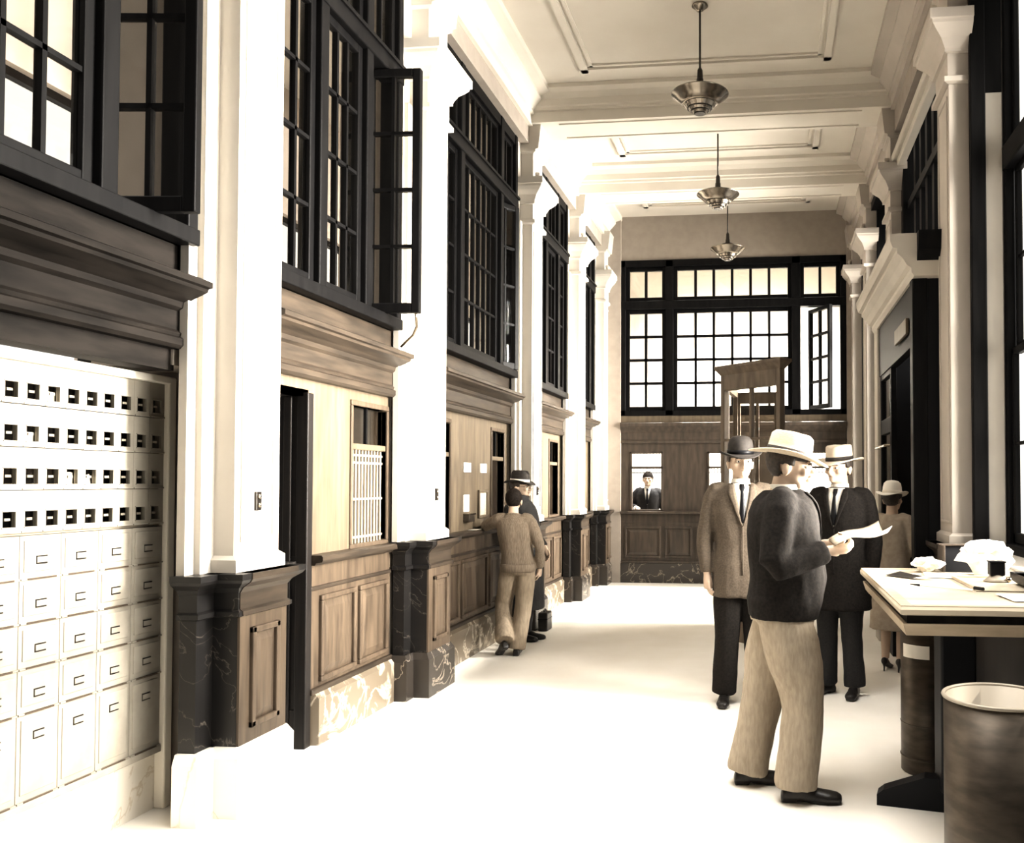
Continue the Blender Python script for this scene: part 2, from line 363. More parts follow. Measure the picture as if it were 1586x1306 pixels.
# ------------------------------------------------------------------ dark interior windows
def grid_sash(parent, name, X, y0, y1, z0, z1, cols, rows, rail=0.055, bar=0.022, dep=0.05, mtx=None, M1=None):
    m = MB(); h = dep / 2
    for (a, b, c, d) in ((y0, y0 + rail, z0, z1), (y1 - rail, y1, z0, z1), (y0 + rail, y1 - rail, z0, z0 + rail * 1.2), (y0 + rail, y1 - rail, z1 - rail, z1)):
        m.box(X - h, X + h, a, b, c, d, 0.006)
    gy0, gy1, gz0, gz1 = y0 + rail, y1 - rail, z0 + rail * 1.2, z1 - rail
    for i in range(1, cols):
        y = gy0 + (gy1 - gy0) * i / cols; m.box(X - h * 0.7, X + h * 0.7, y - bar / 2, y + bar / 2, gz0, gz1)
    for j in range(1, rows):
        z = gz0 + (gz1 - gz0) * j / rows; m.box(X - h * 0.7, X + h * 0.7, gy0, gy1, z - bar / 2, z + bar / 2)
    g = MB().box(X - 0.003, X + 0.003, gy0, gy1, gz0, gz1)
    if mtx: m.xf(mtx); g.xf(mtx)
    o = m.build(name, M1 or M['dark'], parent); g.build('pane', M['glass'], o)
    return o
XG = -2.635
def pivot(X, y, ang):
    return Matrix.Translation((X, y, 0)) @ Matrix.Rotation(ang, 4, 'Z') @ Matrix.Translation((-X, -y, 0))
def upper_window(num, y0, y1, side, ccols, label, open_leaf=None, rod=False, out=0.0):
    r = root('window_%d' % num, (XG, (y0 + y1) / 2, 2.66), label, 'window', kind='structure')
    a, b = y0 + 0.03, y1 - 0.03
    m = MB(); d0, d1 = XG - 0.08, XG + 0.06
    for q0, q1 in ((a, a + 0.07), (b - 0.07, b), (a + 0.07 + side, a + 0.16 + side), (b - 0.16 - side, b - 0.07 - side)):
        m.box(d0, d1, q0, q1, 2.62, 5.1, 0.008)
    m.box(d0, d1 - 0.01, a, b, 5.0, 5.1); m.box(d0, d1 + 0.01, a, b, 4.34, 4.46, 0.01); m.box(d0, d1 + 0.025, a, b, 4.44, 4.465)
    m.box(d0, d1 + 0.01, a, b, 2.60, 2.675, 0.006)
    m.build('frame', M['dark'], r)
    s0, s1 = a + 0.07, a + 0.07 + side; c0, c1 = a + 0.16 + side, b - 0.16 - side; e0, e1 = b - 0.07 - side, b - 0.07
    for (p, q, cc) in ((s0, s1, 2), (c0, c1, ccols), (e0, e1, 2)):
        grid_sash(r, 'transom_sash', XG, p, q, 4.46, 5.0, cc, 1, rail=0.045)
    grid_sash(r, 'casement', XG, s0, s1, 2.66, 4.34, 2, 4)
    grid_sash(r, 'fixed_sash', XG, c0, c1, 2.66, 4.34, ccols, 4)
    mt = Matrix.Translation((out, 0, 0)) @ pivot(XG, (e0 + e1) / 2, open_leaf) if open_leaf else None
    lf = grid_sash(r, 'open_casement' if open_leaf else 'casement', XG, e0 + 0.005, e1 - 0.005, 2.67, 4.33, 2, 4, mtx=mt)
    if rod:
        MB().tube([(XG + 0.27, (e0 + e1) / 2 + 0.01, 2.67), (XG + 0.25, (e0 + e1) / 2 + 0.08, 2.56), (XG + 0.1, e1 - 0.03, 2.47)], 0.008, 8, smooth=1).build('stay_rod', M['brass'], lf, smooth=True)
    return r
upper_window(1, 1.33, 3.70, 0.42, 6, 'dark gridded window above the mailbox cabinet with its casement swung open', -PI / 2 + 0.12, out=0.03)
upper_window(2, 4.25, 5.90, 0.39, 3, 'dark gridded window between first and second left pilasters with open casement', -PI / 2 + 0.05, rod=True, out=0.11)
upper_window(3, 6.56, 8.73, 0.39, 6, 'dark gridded window between second and third left pilasters', -0.45)
upper_window(4, 9.40, 10.99, 0.36, 3, 'dark gridded window between third and fourth left pilasters')
upper_window(5, 11.65, 12.74, 0.22, 2, 'narrow dark gridded window nearest the end wall on the left')

# ------------------------------------------------------------------ oak screens of the left bays
XS = -2.68
def cornice_left(r, a, b, wood):
    pf = [(-0.25, 2.13), (0.045, 2.13), (0.06, 2.145), (0.06, 2.175), (0.045, 2.185), (0.05, 2.20), (0.035, 2.215), (0.035, 2.30), (0.055, 2.315), (0.06, 2.34), (0.10, 2.36), (0.16, 2.385), (0.165, 2.40), (0.185, 2.405), (0.185, 2.43), (0.15, 2.445), (-0.25, 2.445)]
    MB().extrude([(XS + p, z) for p, z in pf], 'y', a, b).build('cornice', wood, r)
    MB().box(XS - 0.1, XS + 0.02, a, b, 2.44, 2.63, 0.004).box(XS - 0.1, XS + 0.045, a, b, 2.60, 2.64, 0.008).build('sill_board', wood, r)
    yc = (a + b) / 2
def raised_panels(r, spans, z0, z1, X, wood):
    for y0, y1 in spans:
        m = MB(); w = 0.032
        for (q0, q1, c, d) in ((y0, y1, z1 - w, z1), (y0, y1, z0, z0 + w), (y0, y0 + w, z0 + w, z1 - w), (y1 - w, y1, z0 + w, z1 - w)):
            m.box(X - 0.01, X + 0.022, q0, q1, c, d, 0.007)
        m.rings([[(X + 0.001, y0 + w, z0 + w), (X + 0.001, y1 - w, z0 + w), (X + 0.001, y1 - w, z1 - w), (X + 0.001, y0 + w, z1 - w)],
                 [(X + 0.014, y0 + w + 0.05, z0 + w + 0.05), (X + 0.014, y1 - w - 0.05, z0 + w + 0.05), (X + 0.014, y1 - w - 0.05, z1 - w - 0.05), (X + 0.014, y0 + w + 0.05, z1 - w - 0.05)]])
        m.build('raised_panel', wood, r)
def teller(r, y0, y1, grille, z0=1.13, z1=2.03):
    m = MB(); d0, d1 = XS - 0.12, XS + 0.012
    for (a, b, c, d) in ((y0 - 0.03, y0, z0, z1), (y1, y1 + 0.03, z0, z1), (y0 - 0.03, y1 + 0.03, z1, z1 + 0.035), (y0 - 0.03, y1 + 0.03, z0 - 0.03, z0)):
        m.box(d0, d1, a, b, c, d, 0.005)
    o = m.build('wicket_frame', M['oak'], r)
    MB().box(XS - 0.05, XS + 0.0, y0, y1, 1.745, 1.785, 0.006).build('wicket_rail', M['oak_light'], o)
    g = MB(); 
    for i in (1,): g.box(XS - 0.04, XS - 0.02, (y0 + y1) / 2 - 0.01, (y0 + y1) / 2 + 0.01, 1.785, z1)
    g.build('wicket_muntin', M['dark'], o)
    MB().box(XS - 0.034, XS - 0.030, y0, y1, 1.785, z1).build('pane', M['glass'], o)
    if grille:
        g = MB(); k = 11
        for i in range(k): 
            y = y0 + (y1 - y0) * (i + 0.5) / k; g.tube([(XS - 0.03, y, z0), (XS - 0.03, y, 1.75)], 0.0075, 6)
        for z in (1.17, 1.42, 1.66, 1.71): g.box(XS - 0.036, XS - 0.024, y0, y1, z - 0.007, z + 0.007)
        g.build('grille', M['grille'], o)
    return o
def screen(a, b, tl, panels, label, door=None, grille=False, base_mat='marble_light', ledge=True):
    r = root('counter_screen', (XS, (a + b) / 2, 0), label, 'counter screen')
    # upper boards with openings cut out: strips between the openings
    wood = M['oak_light']
    m = MB(); ops = sorted(tl + ([door] if door else [])); p = a
    for (q0, q1) in ops + [(b, b)]:
        z0 = 1.06 if not (door and q0 == door[0] and False) else 0
        if q0 > p: m.box(XS - 0.06, XS, p, q0, 1.08, 2.14)
        p = q1
    for (q0, q1) in tl: m.box(XS - 0.06, XS, q0, q1, 2.03, 2.14).box(XS - 0.06, XS, q0, q1, 1.08, 1.12)
    if door: m.box(XS - 0.06, XS, door[0], door[1], 2.03, 2.14)
    m.build('upper_board', wood, r)
    a2 = door[1] if door else a
    cornice_left(r, a, b, M['oak_rail'])
    if door and door[0] > a + 0.01: MB().box(XS - 0.06, XS, a, door[0], 0, 1.08).build('door_side_board', M['oak'], r)
    MB().box(XS - 0.06, XS + 0.02, a2, b, 0.28, 1.08).build('wainscot', M['oak'], r)
    MB().box(XS - 0.02, XS + 0.032, a2, b, 0.895, 0.92, 0.006).build('wainscot_rail', M['oak_rail'], r)
    MB().box(XS - 0.02, XS + 0.045, a2, b, 0.29, 0.325, 0.008).build('base_moulding', M['oak_rail'], r)
    MB().extrude([(XS - 0.06, 1.045), (XS + 0.05, 1.045), (XS + 0.06, 1.06), (XS + 0.095, 1.065), (XS + 0.1, 1.075), (XS + 0.1, 1.095), (XS + 0.09, 1.105), (XS - 0.06, 1.105)], 'y', a2, b).build('counter_ledge', M['oak_rail'], r)
    MB().rings([[(XS - 0.06, a2, 0), (XS + 0.07, a2 + 0.03, 0), (XS + 0.07, b, 0), (XS - 0.06, b, 0)], [(XS - 0.06, a2, 0.27), (XS + 0.07, a2 + 0.03, 0.27), (XS + 0.07, b, 0.27), (XS - 0.06, b, 0.27)],
                [(XS - 0.06, a2, 0.295), (XS + 0.045, a2 + 0.03, 0.295), (XS + 0.045, b, 0.295), (XS - 0.06, b, 0.295)]]).build('plinth', M[base_mat], r)
    raised_panels(r, panels, 0.35, 0.86, XS + 0.02, M['oak'])
    for (q0, q1) in tl: teller(r, q0, q1, grille)
    return r
s2 = screen(4.25, 5.90, [(5.36, 5.86)], [(4.93, 5.37), (5.42, 5.84)], 'oak counter screen with a doorway and a barred wicket, between first and second left pilasters', door=(4.30, 4.82), grille=True)
s3 = screen(6.56, 8.73, [(6.64, 7.08), (8.20, 8.58)], [(6.66, 7.25), (7.32, 8.0), (8.07, 8.67)], 'oak counter screen with posted notices, between second and third left pilasters')
s4 = screen(9.40, 10.99, [(9.60, 10.04), (10.42, 10.84)], [(9.42, 9.93), (10.0, 10.45), (10.52, 10.92)], 'oak counter screen between third and fourth left pilasters')
s5 = screen(11.65, 12.74, [(12.02, 12.42)], [(11.66, 12.15), (12.22, 12.66)], 'narrow oak counter screen nearest the end wall on the left')
# bay one: the board above the mailbox cabinet
s1 = root('frieze_screen', (XS, 2.6, 2.02), 'oak frieze and cornice above the mailbox cabinet, coloured as if in shade', 'wood screen')
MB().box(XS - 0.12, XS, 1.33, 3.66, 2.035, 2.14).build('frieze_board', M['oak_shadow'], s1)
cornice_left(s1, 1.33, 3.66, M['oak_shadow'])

# doorway of bay two: a dark door folded back into the workroom
dr = root('door_1', (XS - 0.05, 4.80, 0), 'dark panelled door folded back in the doorway beside the first left pilaster', 'door', kind='structure')
m = MB().box(XS - 0.62, XS + 0.0, 4.775, 4.82, 0.0, 2.03)
m.box(XS - 0.04, XS + 0.03, 4.765, 4.83, 0, 2.05, 0.006).box(XS - 0.12, XS - 0.07, 4.76, 4.775, 0, 2.03, 0.006).box(XS - 0.22, XS - 0.17, 4.765, 4.775, 0, 2.03, 0.004)
m.box(XS - 0.62, XS - 0.0, 4.77, 4.776, 0.0, 0.22).box(XS - 0.62, XS - 0.0, 4.77, 4.776, 0.92, 1.1)
m.build('door_leaf', M['door'], dr)
k = MB().tube([(XS - 0.055, 4.775, 1.03), (XS - 0.055, 4.72, 1.03)], 0.012, 10).ell((XS - 0.055, 4.70, 1.03), (0.028, 0.024, 0.028)).build('knob', M['lampdark'], dr, smooth=True)
MB().box(XS - 0.62, XS - 0.0, 4.29, 4.82, 2.03, 2.07).box(XS - 0.3, XS + 0.0, 4.25, 4.30, 0, 2.07).build('door_frame', M['door'], dr)

# ------------------------------------------------------------------ post office box cabinet
XM = -2.85
cb = root('mailbox_cabinet', (XM - 0.2, 3.2, 0), 'cream metal cabinet of small glazed and large lock boxes on the left', 'mailbox cabinet')
CY0, CY1 = 2.64, 3.855
m = MB().box(XM - 0.45, XM - 0.43, CY0, CY1, 0.27, 2.02).box(XM - 0.45, XM - 0.02, CY0, CY0 + 0.02, 0.27, 2.02).box(XM - 0.45, XM - 0.02, 3.835, 3.855, 0.27, 2.02) \
    .box(XM - 0.45, XM - 0.02, CY0, CY1, 0.27, 0.29).box(XM - 0.45, XM - 0.02, CY0, CY1, 2.0, 2.02).box(XM - 0.43, XM - 0.02, CY0, CY1, 1.325, 1.34)
m.build('carcass', M['cabinet_in'], cb)
fr = MB()
fr.box(XM - 0.03, XM + 0.025, 3.833, 3.885, 0.0, 2.03, 0.008).box(XM - 0.03, XM + 0.03, CY0, 3.84, 1.995, 2.03, 0.006).build('edge_trim', M['cabinet_trim'], cb)
MB().box(XM - 0.03, XM + 0.012, CY0, 3.83, 0.27, 0.30, 0.004).build('bottom_rail', M['cabinet'], cb)
MB().box(XM - 0.45, XM - 0.03, CY0, CY1, 0, 0.27).build('plinth', M['marble_glare_white'], cb)
MB().box(XS - 0.3, XS - 0.20, 3.89, 3.92, 0.0, 2.03).build('side_board', M['oak_end'], cb)
MB().box(XS - 0.2, XS - 0.12, 1.33, 2.63, 0.0, 2.03).build('filler_board', M['oak_end'], cb)
def small_door():
    # local: y 0..p, z 0..q, front at x=0 ; window opening in the lower half
    p, q = 0.0985, 0.165
    m = MB(); wy0, wy1, wz0, wz1 = 0.0205, 0.078, 0.024, 0.084
    for (a, b, c, d) in ((0.0004, p - 0.0004, wz1, q - 0.001), (0.0004, p - 0.0004, 0.002, wz0), (0.0004, wy0, wz0, wz1), (wy1, p - 0.0004, wz0, wz1)):
        m.box(-0.018, 0, a, b, c, d)
    m.box(-0.002, 0.006, 0.002, p - 0.002, 0.002, 0.008)
    m.box(0, 0.003, wy0 - 0.004, wy1 + 0.004, wz1, wz1 + 0.004).box(0, 0.003, wy0 - 0.004, wy1 + 0.004, wz0 - 0.004, wz0)
    return m, (wy0, wy1, wz0, wz1)
def local_put(mb, name, m, parent, loc):
    me = mb.mesh(name); me.materials.append(m); o = bpy.data.objects.new(name, me); COL.objects.link(o); o.parent = parent; o.location = loc; return o
m, w = small_door()
cbo = Vector(cb.location)
sd = local_put(m, 'small_box_door', M['cabinet'], cb, (0, 0, 0))
bk = local_put(MB().box(-0.05, -0.046, w[0] - 0.019, w[1] + 0.019, w[2] - 0.02, w[3] + 0.03), 'dark_interior', M['black'], sd, (0, 0, 0))
tb = local_put(MB().box(-0.012, -0.008, w[0] + 0.016, w[1] - 0.016, (w[2] + w[3]) / 2 - 0.005, (w[2] + w[3]) / 2 + 0.005), 'number_plate', M['cabinet'], sd, (0, 0, 0))
gl = local_put(MB().box(-0.009, -0.007, w[0], w[1], w[2], w[3]), 'pane', M['glass_lite'], sd, (0, 0, 0))
first = True
cells = {}
for row in range(4):
    z = 1.995 - 0.165 * (row + 1) + 0.0
    for c in range(12):
        y = 3.832 - 0.0985 * (c + 1)
        if y < CY0 + 0.02: continue
        cells[(row, c)] = (y, z)
        o = sd if first else copy_tree(sd, cb); first = False
        o.location = Vector((XM, y, z)) - cbo
# large doors
def big_door(p, q):
    m = MB().box(-0.02, 0, 0.001, p - 0.001, 0.002, q - 0.002, 0.003).box(-0.004, 0.004, 0.018, p - 0.018, 0.03, q - 0.02, 0.003)
    m.box(-0.002, 0.007, 0.003, p - 0.003, 0.0, 0.006)
    return m
zs = [1.328, 1.153, 0.983, 0.81, 0.637, 0.30]
for q in (0.1725, 0.337):
    p = 0.197
    bd = local_put(big_door(p, q), 'large_box_door', M['cabinet'], cb, (0, 0, 0))
    zl = 0.075 if q < 0.2 else 0.25
    la = local_put(MB().box(0.0, 0.007, 0.072, 0.123, zl - 0.017, zl + 0.016), 'card_holder', M['lampdark'], bd, (0, 0, 0))
    local_put(MB().box(0.0, 0.009, 0.073, 0.122, zl - 0.011, zl + 0.011), 'card', M['cabinet'], bd, (0, 0, 0))
    hg = local_put(MB().box(0.0, 0.009, 0.03, 0.167, 0.0, 0.006), 'hinge', M['oak'], bd, (0, 0, 0))
    first = True
    for zi in range(5):
        if (zi < 4) != (q < 0.2): continue
        for c in range(6):
            o = bd if first else copy_tree(bd, cb); first = False
            o.location = Vector((XM, 3.832 - p * (c + 1), zs[zi + 1])) - cbo
# letters showing through some of the box windows
for (rw, c, dy, h, lab) in ((0, 6, 0.02, 0.032, 'white letter behind a top row mailbox window'), (1, 7, 0.035, 0.03, 'white letter leaning behind a second row mailbox window'),
                           (2, 5, 0.02, 0.04, 'white letter filling a third row mailbox window'), (2, 4, 0.03, 0.028, 'tilted white letter behind a third row mailbox window')):
    y, z = cells[(rw, c)]
    o = MB().box(-0.001, 0.001, -0.03, 0.03, 0, h + 0.02, 0.0).build('letter', M['white'])
    o.location = (XM - 0.025, y + 0.049, z + 0.012); o.rotation_euler = (0.2 if c == 4 else 0, 0, 0.02)
    tag(o, lab, 'letter', 'letters in the mailboxes')

# wall switches on the pilasters
for i, (y, lab) in enumerate(((3.98, 'small dark switch plate on the first left pilaster'), (6.26, 'small dark switch plate on the second left pilaster'), (9.1, 'small dark switch plate on the third left pilaster'))):
    r = root('light_switch', (XL, y, 1.40), lab, 'light switch')
    MB().box(XL - 0.002, XL + 0.012, y - 0.022, y + 0.022, 1.395, 1.485, 0.003).build('plate', M['lampdark'], r)
    MB().ell((XL + 0.014, y, 1.462), (0.008, 0.013, 0.013), seg=10, rings=6).ell((XL + 0.014, y, 1.42), (0.008, 0.013, 0.013), seg=10, rings=6).build('button', M['brass'], r, smooth=True)

# notices on the third-bay screen
for y, z, w, h, mm, lab, nm in ((7.42, 1.62, 0.17, 0.085, 'white', 'small white plaque on the oak screen, left one of the upper pair', 'plaque'), (7.86, 1.62, 0.17, 0.085, 'white', 'small white plaque on the oak screen, right one of the upper pair', 'plaque'),
                                (7.42, 1.27, 0.13, 0.15, 'white', 'white notice card above the counter ledge on the oak screen', 'notice_card')):
    o = MB().box(XS, XS + 0.012, y, y + w, z, z + h, 0.003).build(nm, M[mm]); tag(o, lab, nm.replace('_', ' '))
r = root('framed_notice', (XS, 7.95, 1.2), 'framed printed notice on the oak screen beside the boy', 'framed notice')
MB().box(XS, XS + 0.02, 7.80, 8.06, 1.20, 1.225, 0.004).box(XS, XS + 0.02, 7.80, 8.06, 1.435, 1.46, 0.004).box(XS, XS + 0.02, 7.80, 7.825, 1.22, 1.44, 0.004).box(XS, XS + 0.02, 8.035, 8.06, 1.22, 1.44, 0.004).build('frame', M['oak_light'], r)
MB().box(XS, XS + 0.006, 7.82, 8.04, 1.22, 1.44).build('sheet', M['print'], r)
r = root('pencil_tray', (XS + 0.03, 7.5, 1.18), 'small dark metal box under the white notice card', 'wall box')
MB().box(XS, XS + 0.06, 7.42, 7.56, 1.18, 1.25, 0.006).build('box_body', M['steel'], r)
MB().box(XS, XS + 0.07, 7.415, 7.565, 1.245, 1.255, 0.003).build('lid', M['lampmetal'], r)

# ------------------------------------------------------------------ end wall: window and oak screen
YG = YE + 0.06
r = root('window_6', (-0.56, YG, 2.6), 'tall dark gridded window filling the end wall', 'window', kind='structure')
def sash_x(parent, name, x0, x1, z0, z1, cols, rows, mtx=None, rail=0.055, bar=0.04):
    m = MB(); h = 0.03
    for (a, b, c, d) in ((x0, x0 + rail, z0, z1), (x1 - rail, x1, z0, z1), (x0 + rail, x1 - rail, z0, z0 + rail * 1.2), (x0 + rail, x1 - rail, z1 - rail, z1)):
        m.box(a, b, YG - h, YG + h, c, d, 0.006)
    g0, g1, k0, k1 = x0 + rail, x1 - rail, z0 + rail * 1.2, z1 - rail
    for i in range(1, cols):
        x = g0 + (g1 - g0) * i / cols; m.box(x - bar / 2, x + bar / 2, YG - 0.02, YG + 0.02, k0, k1)
    for j in range(1, rows):
        z = k0 + (k1 - k0) * j / rows; m.box(g0, g1, YG - 0.02, YG + 0.02, z - bar / 2, z + bar / 2)
    g = MB().box(g0, g1, YG - 0.003, YG + 0.003, k0, k1)
    if mtx: m.xf(mtx); g.xf(mtx)
    o = m.build(name, M['dark'], parent); g.build('pane', M['glass_lite'], o); return o
m = MB(); d0, d1 = YG - 0.09, YG + 0.06
for (a, b) in ((-2.27, -2.2), (-1.585, -1.46), (0.335, 0.47), (1.06, 1.15)): m.box(a, b, d0, d1, 2.55, 4.95, 0.01)
m.box(-2.27, 1.15, d0, d1, 4.85, 4.95).box(-2.27, 1.15, d0 - 0.01, d1, 4.19, 4.32, 0.01).box(-2.27, 1.15, d0, d1, 2.55, 2.63)
m.build('frame', M['dark'], r)
for (a, b, c) in ((-2.2, -1.585, 2), (-1.46, 0.335, 6), (0.47, 1.06, 2)): sash_x(r, 'transom_sash', a, b, 4.32, 4.85, c, 1)
sash_x(r, 'casement', -2.2, -1.585, 2.63, 4.19, 2, 4); sash_x(r, 'fixed_sash', -1.46, 0.335, 2.63, 4.19, 6, 4)
sash_x(r, 'open_casement', 0.475, 1.055, 2.64, 4.18, 2, 4, mtx=pivot(0.765, YG, -1.05))

r = root('end_counter_screen', (-0.56, YE, 0), 'dark oak counter screen with wickets across the end wall', 'counter screen')
EW = [(-2.13, -1.62), (-0.94, -0.44), (0.42, 0.95)]
m = MB(); p = -2.27
for q0, q1 in EW + [(1.15, 1.15)]:
    m.box(p, q0, YE, YE + 0.06, 1.06, 2.14); p = q1
for q0, q1 in EW: m.box(q0, q1, YE, YE + 0.06, 2.0, 2.14)
m.build('upper_board', M['oak_end'], r)
def prof_y(pf): return [(YE - p, z) for p, z in pf]
MB().extrude(prof_y([(-0.06, 2.13), (0.03, 2.13), (0.04, 2.16), (0.02, 2.19), (0.02, 2.29), (0.05, 2.32), (0.09, 2.36), (0.12, 2.39), (0.12, 2.43), (0.1, 2.445), (-0.06, 2.445)]), 'x', -2.27, 1.15).build('cornice', M['oak_end'], r)
MB().box(-2.27, 1.15, YE - 0.02, YE + 0.06, 2.44, 2.56).build('sill_board', M['oak_light'], r)
MB().box(-2.27, 1.15, YE - 0.02, YE + 0.06, 0.30, 1.05).build('wainscot', M['oak_end'], r)
MB().box(-2.27, 1.15, YE - 0.05, YE + 0.06, 0.30, 0.335, 0.006).build('base_moulding', M['oak_end'], r)
MB().box(-2.27, 1.15, YE - 0.03, YE, 0.905, 0.93, 0.006).build('wainscot_rail', M['oak_end'], r)
MB().box(-2.27, 1.15, YE - 0.10, YE + 0.1, 1.05, 1.09, 0.01).build('counter_ledge', M['oak_end'], r)
MB().box(-2.27, 1.15, YE - 0.06, YE + 0.06, 0, 0.30, 0.006).build('plinth', M['marble'], r)
x = -2.21
for wd in (0.62, 0.48, 0.62, 0.48, 0.62, 0.42):
    m = MB(); a, b, c, d, w = x, x + wd - 0.06, 0.38, 0.86, 0.035; Yf = YE - 0.02
    for (p0, p1, q0, q1) in ((a, b, d - w, d), (a, b, c, c + w), (a, a + w, c + w, d - w), (b - w, b, c + w, d - w)): m.box(p0, p1, Yf - 0.02, Yf + 0.01, q0, q1, 0.006)
    m.rings([[(a + w, Yf - 0.001, c + w), (b - w, Yf - 0.001, c + w), (b - w, Yf - 0.001, d - w), (a + w, Yf - 0.001, d - w)], [(a + w + .05, Yf - 0.013, c + w + .05), (b - w - .05, Yf - 0.013, c + w + .05), (b - w - .05, Yf - 0.013, d - w - .05), (a + w + .05, Yf - 0.013, d - w - .05)]])
    m.build('raised_panel', M['oak_end'], r); x += wd
for (a, b) in EW:
    m = MB()
    for (p0, p1, q0, q1) in ((a, a + 0.03, 1.09, 2.0), (b - 0.03, b, 1.09, 2.0), (a, b, 1.97, 2.0), (a, b, 1.09, 1.115), (a, b, 1.74, 1.775)): m.box(p0, p1, YE - 0.012, YE + 0.07, q0, q1, 0.004)
    o = m.build('wicket_frame', M['oak_end'], r)
    g = MB()
    for i in range(9):
        xx = a + 0.03 + (b - a - 0.06) * (i + 0.5) / 9
        g.box(xx - 0.004, xx + 0.004, YE + 0.03, YE + 0.04, 1.775, 1.97)
        g.box(xx - 0.006, xx + 0.006, YE + 0.03, YE + 0.042, 1.68, 1.74)
    g.box(a + 0.03, b - 0.03, YE + 0.028, YE + 0.042, 1.672, 1.684)
    g.build('grille', M['lampdark'], o)

# ------------------------------------------------------------------ right wall windows
XWN = 1.615
def right_window(num, y0, y1, label, cat='window'):
    r = root('window_%d' % num, (XWN, (y0 + y1) / 2, 1.04), label, cat, kind='structure')
    a, b = y0 + 0.02, y1 - 0.02; z0, z1 = 1.04, 5.05
    # box frame with rounded inner beads and the mullion between the two sashes
    m = MB(); mid = (a + b) / 2
    for q0, q1 in ((a, a + 0.05), (b - 0.05, b), (mid - 0.06, mid + 0.06)): m.box(XWN - 0.05, XWN + 0.015, q0, q1, z0, z1, 0.01)
    m.box(XWN - 0.06, XWN + 0.045, a, b, 3.62, 3.78, 0.01).box(XWN - 0.05, XWN + 0.045, a, b, z1 - 0.1, z1).box(XWN - 0.06, XWN + 0.045, a, b, z0, 1.13, 0.01)
    m.build('frame', M['dark'], r)
    for (q0, q1) in ((a + 0.05, mid - 0.06), (mid + 0.06, b - 0.05)):
        for nm, c, d, dx, rows in (('lower_sash', 1.13, 2.42, 0.0, 2), ('upper_sash', 2.38, 3.64, 0.03, 2), ('transom_sash', 3.77, 4.96, 0.02, 1)):
            m = MB(); X = XWN + dx
            for (e, f_, g, h) in ((q0, q0 + 0.045, c, d), (q1 - 0.045, q1, c, d), (q0, q1, c, c + 0.07), (q0, q1, d - 0.05, d)): m.box(X - 0.02, X + 0.02, e, f_, g, h, 0.008)
            ym = (q0 + q1) / 2; m.box(X - 0.012, X + 0.012, ym - 0.011, ym + 0.011, c, d)
            for k in range(1, rows):
                zz = c + 0.07 + (d - c - 0.12) * k / rows; m.box(X - 0.012, X + 0.012, q0, q1, zz - 0.011, zz + 0.011)
            o = m.build(nm, M['dark'], r); MB().box(X - 0.002, X + 0.002, q0 + 0.04, q1 - 0.04, c + 0.06, d - 0.04).build('pane', M['glass_lite'], o)
    # deep reveal: boxes of the jambs with folded shutters, stool board and apron
    for (y, sg) in ((b, -1), (a, 1)):
        MB().box(XR + 0.125, XR + 0.225, min(y, y + sg * 0.05), max(y, y + sg * 0.05), 1.0, z1, 0.008).build('jamb_board', M['dark'], r)
        MB().box(XR + 0.225, XWN - 0.06, min(y, y + sg * 0.03), max(y, y + sg * 0.03), z0, z1 - 0.9, 0.004).build('reveal_board', M['plaster'], r)
        MB().box(XR + 0.225, XWN - 0.06, min(y, y + sg * 0.03), max(y, y + sg * 0.03), z1 - 0.9, z1, 0.004).build('reveal_head', M['dark'], r)
    MB().box(XR + 0.10, XWN - 0.04, a, b, 1.035, 1.065, 0.008).build('stool_board', M['plaster'], r)
    MB().box(XR + 0.12, XR + 0.16, a, b, 0.0, 1.035).box(XR + 0.10, XR + 0.14, a, b, 0.96, 1.03, 0.008).build('apron', M['door'], r)
    MB().box(XR + 0.06, XR + 0.18, a, b, 4.95, 5.06).build('head_board', M['dark'], r)
    return r
right_window(7, 1.33, 3.80, 'tall dark framed sash window on the right, nearest the camera')
right_window(8, 4.17, 6.04, 'tall dark framed sash window above the writing table')
right_window(9, 9.28, 11.12, 'tall sash window on the right wall beyond the entrance vestibule')
right_window(10, 11.53, 12.95, 'tall sash window on the right wall nearest the end wall')

# entrance vestibule between the second and third right pilasters
XV = 1.06
v = root('entrance_vestibule', (1.3, 7.66, 0), 'black wooden entrance vestibule with bright stepped cornice between the right pilasters', 'vestibule')
MB().box(XV, 1.62, 6.50, 6.56, 0, 3.06, 0.006).build('near_side_panel', M['black'], v)
MB().box(XV, 1.62, 8.76, 8.82, 0, 3.06).build('far_side_panel', M['black'], v)
MB().box(XV - 0.02, XV + 0.1, 8.60, 8.84, 0, 3.06, 0.01).build('far_post', M['plaster'], v)
MB().box(XV - 0.02, XV + 0.09, 6.49, 6.62, 0, 3.06, 0.01).build('near_post', M['dark'], v)
MB().box(XV, XV + 0.07, 6.62, 8.6, 2.55, 3.06).build('fascia', M['dark'], v)
MB().box(1.55, 1.60, 6.56, 8.76, 0, 2.55).build('inner_door_board', M['workwall'], v)
pf = [(0.30, 3.02), (-0.02, 3.02), (-0.04, 3.05), (-0.04, 3.08), (-0.07, 3.10), (-0.10, 3.15), (-0.14, 3.19), (-0.14, 3.22), (-0.17, 3.23), (-0.19, 3.28), (-0.19, 3.33), (0.30, 3.33)]
MB().extrude([(XV + p, z) for p, z in pf], 'y', 6.40, 8.86).build('cornice', M['plaster'], v)
MB().extrude([(6.50, 3.02), (6.44, 3.06), (6.42, 3.1), (6.38, 3.16), (6.34, 3.2), (6.32, 3.33), (6.5, 3.33)], 'x', XV - 0.0, 1.5).build('cornice_return', M['dark'], v)
m = MB()
